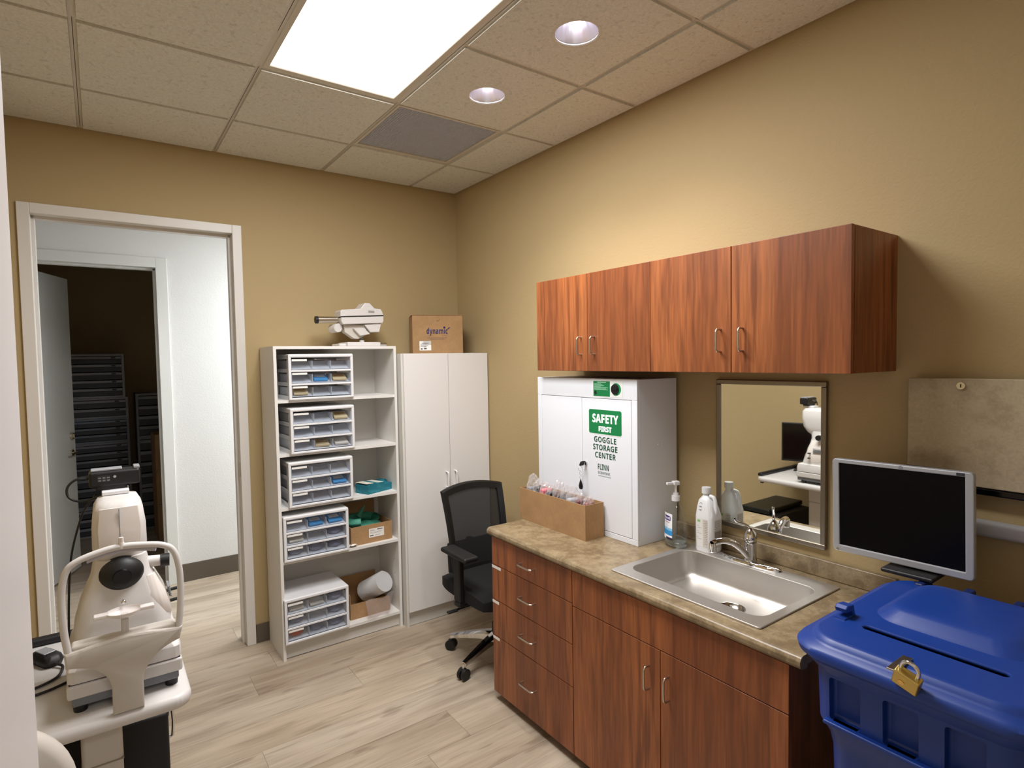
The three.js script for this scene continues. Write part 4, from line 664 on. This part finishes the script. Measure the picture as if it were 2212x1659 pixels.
// ---------------------------------------------------------------- silver monitor
{
  const t = thing('computer_monitor', 'silver framed flat monitor with dark screen standing behind the blue bin', 'monitor', [-0.165, 1.192, 2.952]);
  t.rotation.x = -0.018;
  const w = 0.193, h = 0.155, iw = 0.172, ih = 0.137;
  const sh = rrShape(2 * w, 2 * h, 0.012); sh.holes.push(rrShape(2 * iw, 2 * ih, 0.002, 0, 0.004, THREE.Path));
  mesh('bezel', ext(sh, 0.022, 0.003).rotateY(-PI / 2).translate(0.011, 0, 0), mt.silver, t);
  mesh('screen', B(-0.006, 0.006, -ih - 0.002 + 0.004, ih + 0.006, -iw - 0.002, iw + 0.002), P(0x050508, 0.3, { specularIntensity: 0.3 }), t);
  mesh('back_shell', loft([ring(0.37, 0.29, 0.02, 0), ring(0.36, 0.28, 0.03, 0.02), ring(0.24, 0.2, 0.04, 0.04)].map(r => r.map(([x, y, z]) => [y + 0.006, z, x])), true, true, 0.7), mt.darkGrey, t);
  mesh('brand_badge', cyl([-0.0105, 0.1475, 0.01], [-0.012, 0.1475, 0.01], 0.006, 0.006, 20), mt.grey, t);
  mesh('sticker', B(-0.0118, -0.0108, 0.143, 0.152, 0.152, 0.172), mt.darkGrey, t).userData = { label: 'small dark sticker with pale mark' };
  mesh('power_button', cyl([-0.0105, -0.147, -0.178], [-0.0125, -0.147, -0.178], 0.004, 0.004, 16), mt.nickel, t);
  mesh('stand', M(RB(0.02, 0.045, -0.165, -0.06, -0.0, 0.08, 0.008), RB(-0.06, 0.085, -0.1735, -0.16, -0.03, 0.11, 0.006)), mt.black, t);
}
// ---------------------------------------------------------------- folding wall desk and rail
{
  const t = thing('folding_wall_desk', 'closed fold-down wall desk with beige laminate face and lock', 'wall desk');
  const x = -0.052, y0 = 1.288, y1 = 1.612, z0 = 2.932, z1 = 3.55;
  mesh('case', B(-0.034, -0.001, y0 + 0.004, y1 - 0.004, z0 + 0.004, z1 - 0.004), mt.black, t);
  mesh('face_panel', uvm(RB(x, -0.034, y0, y1, z0, z1, 0.004)), S(0xffffff, 0.5, { map: panelTex }), t);
  mesh('bottom_rail', M(RB(-0.05, -0.001, y0 - 0.022, y0 - 0.001, z0, z1, 0.005)), mt.blackGloss, t);
  mesh('support_arm', RB(x - 0.008, x, 1.318, 1.332, z0, z0 + 0.15, 0.003), mt.black, t);
  mesh('lock', M(cyl([x, 1.59, 3.073], [x - 0.006, 1.59, 3.073], 0.012, 0.011, 24)), mt.chrome, t); mesh('keyhole', B(x - 0.0068, x - 0.006, 1.585, 1.595, 3.0715, 3.0745), mt.black, t);
}
{
  const t = thing('wall_rail', 'pale grey rounded rail on the wall below the folding desk', 'rail');
  mesh('rail', RB(-0.034, -0.004, 1.137, 1.187, 3.0, 3.56, 0.014, 4), S(0xb8b9bd, 0.4), t);
  for (const z of [3.04, 3.5]) mesh('wall_bracket', B(-0.008, -0.001, 1.145, 1.18, z - 0.02, z + 0.02), mt.grey, t);
}
// ---------------------------------------------------------------- instrument table, instrument and things around it
const TT = 0.75;
{
  const t = thing('instrument_table', 'white powered instrument table with rounded edges', 'table', [0, 0, 0]);
  const s = rrShape(0.62, 0.66, 0.05, -2.29, -1.505);
  mesh('table_top', toCreasedNormals(ext(s, 0.04, 0.014, 10).rotateX(-PI / 2).translate(0, TT - 0.04, 0), 0.8), mt.ivory, t);
  const col = mesh('column', M(RB(-2.245, -2.15, 0.06, TT - 0.042, 1.5, 1.76, 0.012)), mt.ivoryWarm, t);
  mesh('panel_line', B(-2.2465, -2.1485, 0.585, 0.589, 1.498, 1.7615), S(0x8d8578, 0.6), col);
  mesh('cover', RB(-2.26, -2.135, 0.06, 0.36, 1.47, 1.775, 0.016), mt.ivory, t);
  mesh('foot', M(RB(-2.57, -2.03, 0.02, 0.07, 1.56, 1.7, 0.02), RB(-2.24, -2.16, 0.02, 0.06, 1.4, 1.85, 0.016)), mt.ivory, t);
  for (const [x, z] of [[-2.2, 1.42], [-2.2, 1.83], [-2.53, 1.63], [-2.06, 1.63]]) mesh('caster', cyl([x - 0.012, 0.018, z], [x + 0.012, 0.018, z], 0.018), mt.black, t);
  mesh('edge_rest', M(RB(-2.585, -2.0, TT, TT + 0.026, 1.178, 1.214, 0.011, 3), RB(-2.6, -2.568, TT, TT + 0.026, 1.18, 1.36, 0.011, 3)), mt.black, t);
  mesh('hook', M([-2.03, -2.1, -2.2].map(x => B(x - 0.008, x + 0.008, TT - 0.056, TT - 0.039, 1.19, 1.21))), mt.black, t);
}
{ // desktop instrument seen from the patient's side
  const t = thing('eye_refractor', 'off white eye refractor with chin rest on the instrument table', 'medical device', [-2.133, TT, 0]);
  // base
  for (const [x, z] of [[-0.108, 1.53], [0.108, 1.53], [-0.108, 1.74], [0.108, 1.74]]) mesh('foot', CY(0.016, 0.018, 0, 0.024, x, z, 20), mt.black, t);
  mesh('base_plate', RB(-0.126, 0.126, 0.02, 0.046, 1.49, 1.765, 0.006), S(0x74787f, 0.5), t);
  mesh('lower_housing', RB(-0.136, 0.136, 0.044, 0.084, 1.485, 1.772, 0.008), mt.ivory, t); mesh('seam', RB(-0.131, 0.131, 0.083, 0.088, 1.49, 1.767, 0.001, 1), S(0x4c4450, 0.6), t);
  mesh('upper_housing', loft([ring(0.27, 0.285, 0.02, 0.087, 0, 1.628), ring(0.27, 0.285, 0.02, 0.12, 0, 1.628), ring(0.26, 0.265, 0.025, 0.14, 0, 1.622), ring(0.24, 0.23, 0.03, 0.146, 0, 1.62)], true, true, 0.7), mt.ivory, t);
  // tower: broad foot, waist, then the rounded head
  const Rn = (w, d, r, y, z) => ring(w, d, r, y, 0, z, 8);
  mesh('tower', loft([Rn(0.24, 0.2, 0.04, 0.14, 1.61), Rn(0.236, 0.185, 0.05, 0.2, 1.615), Rn(0.2, 0.15, 0.05, 0.27, 1.62), Rn(0.15, 0.125, 0.045, 0.33, 1.615), Rn(0.13, 0.13, 0.04, 0.38, 1.61)], true, true, 0.9), mt.ivory, t);
  mesh('shoulder', loft([Rn(0.05, 0.12, 0.02, 0.16, 1.6), Rn(0.075, 0.16, 0.034, 0.2, 1.615), Rn(0.07, 0.15, 0.034, 0.26, 1.62), Rn(0.045, 0.11, 0.02, 0.315, 1.62)].map(r => r.map(([x, y, z]) => [x + 0.095 - (y - 0.16) * 0.22, y, z])), true, true, 0.9), mt.ivoryGloss, t);
  mesh('vent', M([0, 1, 2, 3, 4].map(i => B(0.118 - i * 0.0008, 0.124 - i * 0.0008, 0.232 + i * 0.007, 0.235 + i * 0.007, 1.6, 1.66))), mt.grey, t);
  mesh('head', loft([Rn(0.09, 0.09, 0.035, 0.34, 1.6), Rn(0.124, 0.15, 0.045, 0.37, 1.59), Rn(0.136, 0.19, 0.05, 0.41, 1.58), Rn(0.134, 0.2, 0.045, 0.47, 1.575), Rn(0.122, 0.19, 0.04, 0.52, 1.572), Rn(0.1, 0.16, 0.035, 0.542, 1.57), Rn(0.07, 0.12, 0.03, 0.547, 1.57)], true, true, 0.9), mt.ivory, t);
  mesh('face_plate', loft([ring(0.1, 0.006, 0.002, 0.4, 0, 1.678), ring(0.106, 0.008, 0.003, 0.47, 0, 1.68), ring(0.094, 0.008, 0.003, 0.53, 0, 1.672)], true, true, 0.5), mt.ivoryGloss, t);
  mesh('center_seam', B(-0.0008, 0.0008, 0.402, 0.528, 1.6795, 1.6845), mt.grey, t);
  const lens = mesh('lens_housing', new THREE.SphereGeometry(0.056, 32, 24).scale(1, 0.92, 0.75).translate(0, 0.335, 1.665), mt.black, t);
  mesh('objective', cyl([0, 0.333, 1.7], [0, 0.333, 1.71], 0.024, 0.022, 28), mt.blackGloss, lens);
  mesh('side_knob', cyl([0.05, 0.345, 1.63], [0.105, 0.342, 1.635], 0.018, 0.016), mt.ivory, t); mesh('knob_cap', cyl([0.1, 0.342, 1.635], [0.124, 0.341, 1.637], 0.019, 0.019), mt.black, t);
  for (const y of [0.19, 0.225]) mesh('cable_port', cyl([0.115, y, 1.58], [0.15, y + 0.003, 1.58], 0.005), mt.black, t);
  // chin rest frame
  const zf = 1.812;
  mesh('support_yoke', (() => {
    const s = new THREE.Shape(); s.moveTo(-0.036, 0.001); s.lineTo(0.036, 0.001); s.lineTo(0.036, 0.075); s.bezierCurveTo(0.04, 0.12, 0.07, 0.15, 0.126, 0.165); s.lineTo(0.134, 0.2); s.bezierCurveTo(0.1, 0.196, 0.06, 0.212, 0.0, 0.212); s.bezierCurveTo(-0.06, 0.212, -0.1, 0.196, -0.134, 0.2); s.lineTo(-0.132, 0.158); s.bezierCurveTo(-0.07, 0.15, -0.04, 0.12, -0.036, 0.075); s.lineTo(-0.036, 0.001);
    return toCreasedNormals(ext(s, 0.022, 0.006, 16).translate(0, 0, zf), 0.9); })(), mt.ivoryWarm, t);
  mesh('yoke_shelf', RB(-0.12, 0.12, 0.19, 0.212, zf - 0.03, zf + 0.012, 0.008), mt.ivoryWarm, t);
  mesh('frame_loop', tube([[-0.124, 0.185, zf + 0.01], [-0.132, 0.26, zf + 0.008], [-0.133, 0.35, zf + 0.004], [-0.122, 0.408, zf + 0.002], [-0.095, 0.432, zf], [-0.04, 0.446, zf - 0.006], [0.0, 0.449, zf - 0.008], [0.04, 0.446, zf - 0.006], [0.095, 0.436, zf], [0.122, 0.412, zf + 0.002], [0.134, 0.35, zf + 0.004], [0.132, 0.26, zf + 0.008], [0.124, 0.185, zf + 0.01]], 0.0085, 120, 12), mt.ivory, t);
  mesh('forehead_rest', tube([[-0.08, 0.428, zf - 0.006], [-0.04, 0.436, zf - 0.016], [0, 0.438, zf - 0.02], [0.04, 0.436, zf - 0.016], [0.08, 0.43, zf - 0.006]], 0.0095, 40, 12), S(0xa9a6ab, 0.35), t);
  mesh('paper_pin', M(CY(0.009, 0.007, 0.446, 0.46, 0, zf - 0.008, 16), CY(0.006, 0.006, 0.46, 0.474, 0, zf - 0.008, 16)), mt.ivoryGloss, t);
  const chin = new THREE.SphereGeometry(1, 32, 12, 0, 2 * PI, PI * 0.5, PI * 0.5).scale(0.042, 0.02, 0.034).translate(0, 0.274, zf - 0.004);
  const cr = mesh('chin_cup', M(chin, RB(-0.07, -0.034, 0.264, 0.276, zf - 0.014, zf + 0.008, 0.004), RB(0.034, 0.07, 0.264, 0.276, zf - 0.014, zf + 0.008, 0.004)), P(0xf0eae8, 0.16, { clearcoat: 0.8, side: THREE.DoubleSide }), t);
  mesh('chin_post', cyl([0, 0.2, zf - 0.01], [0, 0.262, zf - 0.012], 0.009), mt.ivory, cr);
  mesh('height_screw', new THREE.SphereGeometry(0.006, 16, 12).translate(0, 0.284, zf - 0.04), mt.chrome, t);
}
{
  const t = thing('imaging_camera', 'black box camera with cable mounted on top of the refractor head', 'camera', [-2.137, 1.298, 1.5]);
  mesh('mount', M(RB(-0.035, 0.035, 0, 0.012, -0.02, 0.06, 0.003), RB(-0.02, 0.02, -0.012, 0.002, 0.0, 0.05, 0.003)), mt.plasticWhite, t);
  mesh('housing', M(RB(-0.066, 0.066, 0.022, 0.07, -0.03, 0.032, 0.008), RB(-0.05, 0.03, 0.01, 0.03, -0.025, 0.028, 0.006)), mt.black, t);
  mesh('control_panel', B(-0.045, -0.012, 0.038, 0.058, 0.032, 0.0328), mt.darkGrey, t);
  for (let i = 0; i < 6; i++) mesh('button', B(-0.042 + (i % 3) * 0.011, -0.035 + (i % 3) * 0.011, 0.041 + 0.008 * Math.floor(i / 3), 0.045 + 0.008 * Math.floor(i / 3), 0.0328, 0.0338), mt.grey, t);
  mesh('screw', cyl([0.0, 0.052, 0.032], [0.0, 0.052, 0.035], 0.004), mt.chrome, t);
  mesh('top_plate', RB(-0.06, 0.02, 0.07, 0.076, -0.02, 0.024, 0.002, 1), mt.silver, t); mesh('top_plate', RB(0.05, 0.066, 0.07, 0.078, -0.02, 0.026, 0.002, 1), mt.silver, t);
  mesh('cable', tube([[-0.062, 0.048, 0.0], [-0.095, 0.05, 0.0], [-0.118, 0.03, 0.005], [-0.116, 0.0, 0.012], [-0.085, -0.016, 0.02], [-0.04, -0.004, 0.034], [0.0, 0.008, 0.036]], 0.0035, 50, 8), mt.black, t);
  mesh('power_cord', tube([[-0.05, -0.004, 0.0], [-0.08, -0.05, -0.02], [-0.1, -0.11, -0.04], [-0.12, -0.2, -0.03], [-0.13, -0.33, -0.02], [-0.135, -0.5, 0.0], [-0.14, -0.545, 0.02]], 0.003, 50, 8), mt.black, t);
}
{ // small device and cords behind the refractor
  const t = thing('barcode_scanner', 'black and silver handheld device lying on the instrument table', 'device', [-2.335, TT, 1.36], 0.5);
  mesh('shell', loft([ring(0.05, 0.1, 0.02, 0), ring(0.06, 0.115, 0.025, 0.015), ring(0.05, 0.1, 0.022, 0.03), ring(0.03, 0.06, 0.012, 0.036)], true, true, 0.9), mt.black, t); mesh('top_inlay', RB(-0.016, 0.016, 0.034, 0.038, -0.035, 0.02, 0.002), mt.silver, t);
  mesh('cord', tube([[-0.005, 0.012, 0.055], [0.0, 0.008, 0.09], [-0.04, 0.006, 0.14], [-0.1, 0.006, 0.15], [-0.18, 0.006, 0.13]], 0.004, 40, 8), S(0x1c1518, 0.5), t);
}
{ const t = thing('power_cable', 'dark cable lying across the instrument table beside the refractor', 'cable', [0, TT + 0.005, 0]); mesh('cord', tube([[-2.27, 0, 1.55], [-2.33, 0, 1.58], [-2.42, 0, 1.59], [-2.54, 0, 1.56]], 0.004, 40, 8), S(0x1c1518, 0.5), t); }
{ // monitor of the instrument, seen in the mirror
  const t = thing('black_monitor', 'black flat monitor on the instrument table, seen in the mirror', 'monitor', [-2.48, TT, 1.32], 1.25);
  mesh('bezel', M(RB(-0.19, 0.19, 0.07, 0.385, -0.012, 0.012, 0.006)), mt.black, t); mesh('screen', B(-0.178, 0.178, 0.085, 0.373, 0.012, 0.0128), mt.blackGloss, t);
  mesh('stand', M(RB(-0.02, 0.02, 0.01, 0.2, -0.035, -0.012, 0.006), RB(-0.09, 0.09, 0, 0.012, -0.1, 0.07, 0.006)), mt.black, t);
}
{ // black case under the table
  const t = thing('black_case', 'black storage case with chrome handles under the instrument table', 'case', [-2.255, 0, 1.17]);
  mesh('case_body', RB(-0.25, 0.245, 0.02, 0.455, -0.13, 0.17, 0.012), S(0x060607, 0.6), t); mesh('case_lid', RB(-0.255, 0.25, 0.458, 0.495, -0.135, 0.1, 0.01), S(0x0a0d09, 0.45), t);
  for (const z of [-0.09, 0.06]) mesh('handle', tube([[0.243, 0.3, z], [0.262, 0.305, z], [0.266, 0.36, z], [0.262, 0.415, z], [0.243, 0.42, z]], 0.005, 30, 8, false, 0.2), mt.chrome, t);
  for (const [x, z] of [[-0.2, -0.1], [0.2, -0.1], [-0.2, 0.13], [0.2, 0.13]]) mesh('foot', CY(0.014, 0.016, 0, 0.022, x, z, 12), mt.black, t);
}
{ // patient stool in front of the table, mostly hidden by the entry door
  const t = thing('patient_stool', 'cream stool with rounded back in front of the instrument table', 'stool', [-2.405, 0, 2.16]);
  const b2 = loft([0.155, 0.167, 0.17, 0.167, 0.155].map((r, i) => Array.from({ length: 48 }, (_, k) => [r * Math.cos(k / 48 * 2 * PI), -0.028 + i * 0.014, r * Math.sin(k / 48 * 2 * PI)])), true, true, 0.9).rotateX(PI / 2);
  mesh('backrest', b2.translate(0, 0.8, 0.0), mt.ivoryWarm, t);
  mesh('seat', lathe([[0.0005, 0.41], [0.18, 0.41], [0.2, 0.425], [0.2, 0.455], [0.18, 0.472], [0.0005, 0.475]], 40).translate(0, 0, 0.16), mt.ivoryWarm, t);
  mesh('back_bracket', tube([[0, 0.4, 0.1], [0, 0.4, -0.03], [0, 0.48, -0.05], [0, 0.76, -0.04]], 0.014, 24, 10), mt.chrome, t);
  mesh('column', M(CY(0.025, 0.025, 0.06, 0.41, 0, 0.16), CY(0.04, 0.03, 0.06, 0.12, 0, 0.16)), mt.chrome, t);
  mesh('foot_ring', lathe([[0.0005, 0.004], [0.22, 0.004], [0.225, 0.014], [0.2, 0.03], [0.05, 0.06], [0.0005, 0.062]], 40).translate(0, 0, 0.16), mt.chrome, t);
}
// ---------------------------------------------------------------- dark storeroom: stacked drawer chests and cartons
{
  const chest = (x0, x1, y0, y1, zf, n, label, tone) => {
    const t = thing('drawer_chest', label, 'drawer chest', [(x0 + x1) / 2, y0, zf], 0, 'drawer chests in the storeroom'), w = (x1 - x0) / 2, h = y1 - y0, fm = S(tone, 0.6), dm = S(0x3c4046, 0.5);
    mesh('frame', M(B(-w, -w + 0.02, 0, h, -0.4, 0), B(w - 0.02, w, 0, h, -0.4, 0), B(-w + 0.02, w - 0.02, h - 0.02, h, -0.4, 0), B(-w + 0.02, w - 0.02, 0, 0.015, -0.4, 0), B(-w + 0.02, w - 0.02, 0.015, h - 0.02, -0.4, -0.39)), fm, t);
    const p = (h - 0.035) / n;
    for (let k = 0; k < n; k++) { const y = 0.015 + k * p, d = mesh('drawer', B(-w + 0.022, w - 0.022, y + 0.004, y + p * 0.62, -0.36, -0.008), dm, t); mesh('drawer_lip', B(-w + 0.022, w - 0.022, y + p * 0.64, y + p * 0.92, -0.012, 0.004), fm, d); mesh('knob', B(w * 0.55, w * 0.7, y + p * 0.7, y + p * 0.85, 0.004, 0.012), mt.black, d); }
  };
  const L = [[0, 0.29, 3, 0x8f9096, 'grey drawer chest at the floor, lowest of its tall stack'], [0.292, 0.6, 3, 0x86888e, 'grey drawer chest second from the floor in the tall stack'], [0.602, 0.928, 4, 0x84868c, 'grey four drawer chest in the middle of the tall stack'], [0.93, 1.17, 3, 0x7f8894, 'blue tinted drawer chest above the middle of the tall stack'], [1.172, 1.374, 2, 0x9a9b9e, 'pale two drawer chest just below the topmost chest'], [1.376, 1.808, 5, 0xa6a7aa, 'white five drawer chest topmost of the tall stack']];
  for (const [a, b, n, tone, lab] of L) chest(a > 1.37 ? -2.425 : -2.43, a > 1.37 ? -1.955 : -1.935, a, b, -3.3, n, lab, tone);
  const R = [[0, 0.45, 3, 'grey chest at the floor in the shorter stack'], [0.452, 0.95, 4, 'grey chest in the middle of the shorter stack'], [0.952, 1.4, 4, 'grey chest topmost of the shorter stack']];
  for (const [a, b, n, lab] of R) chest(-1.87, -1.45, a, b, -3.3, n, lab, 0x8b8d90);
  const boxes = [[0, 0.34, 'brown storeroom carton at the floor beside the chests'], [0.342, 0.68, 'brown storeroom carton in the middle of its pile'], [0.682, 1.02, 'brown storeroom carton topmost of its pile']];
  for (const [a, b, lab] of boxes) { const t = thing('storeroom_carton', lab, 'box', [-1.57, a, -2.95], 0.05, 'cartons in the storeroom'); mesh('carton', uvm(RB(-0.19, 0.19, 0, b - a, -0.15, 0.15, 0.004)), mt.card, t); mesh('tape', B(-0.191, 0.191, b - a - 0.0005, b - a + 0.0006, -0.025, 0.025), mt.card, t); }
}
renderer.render(scene, camera);
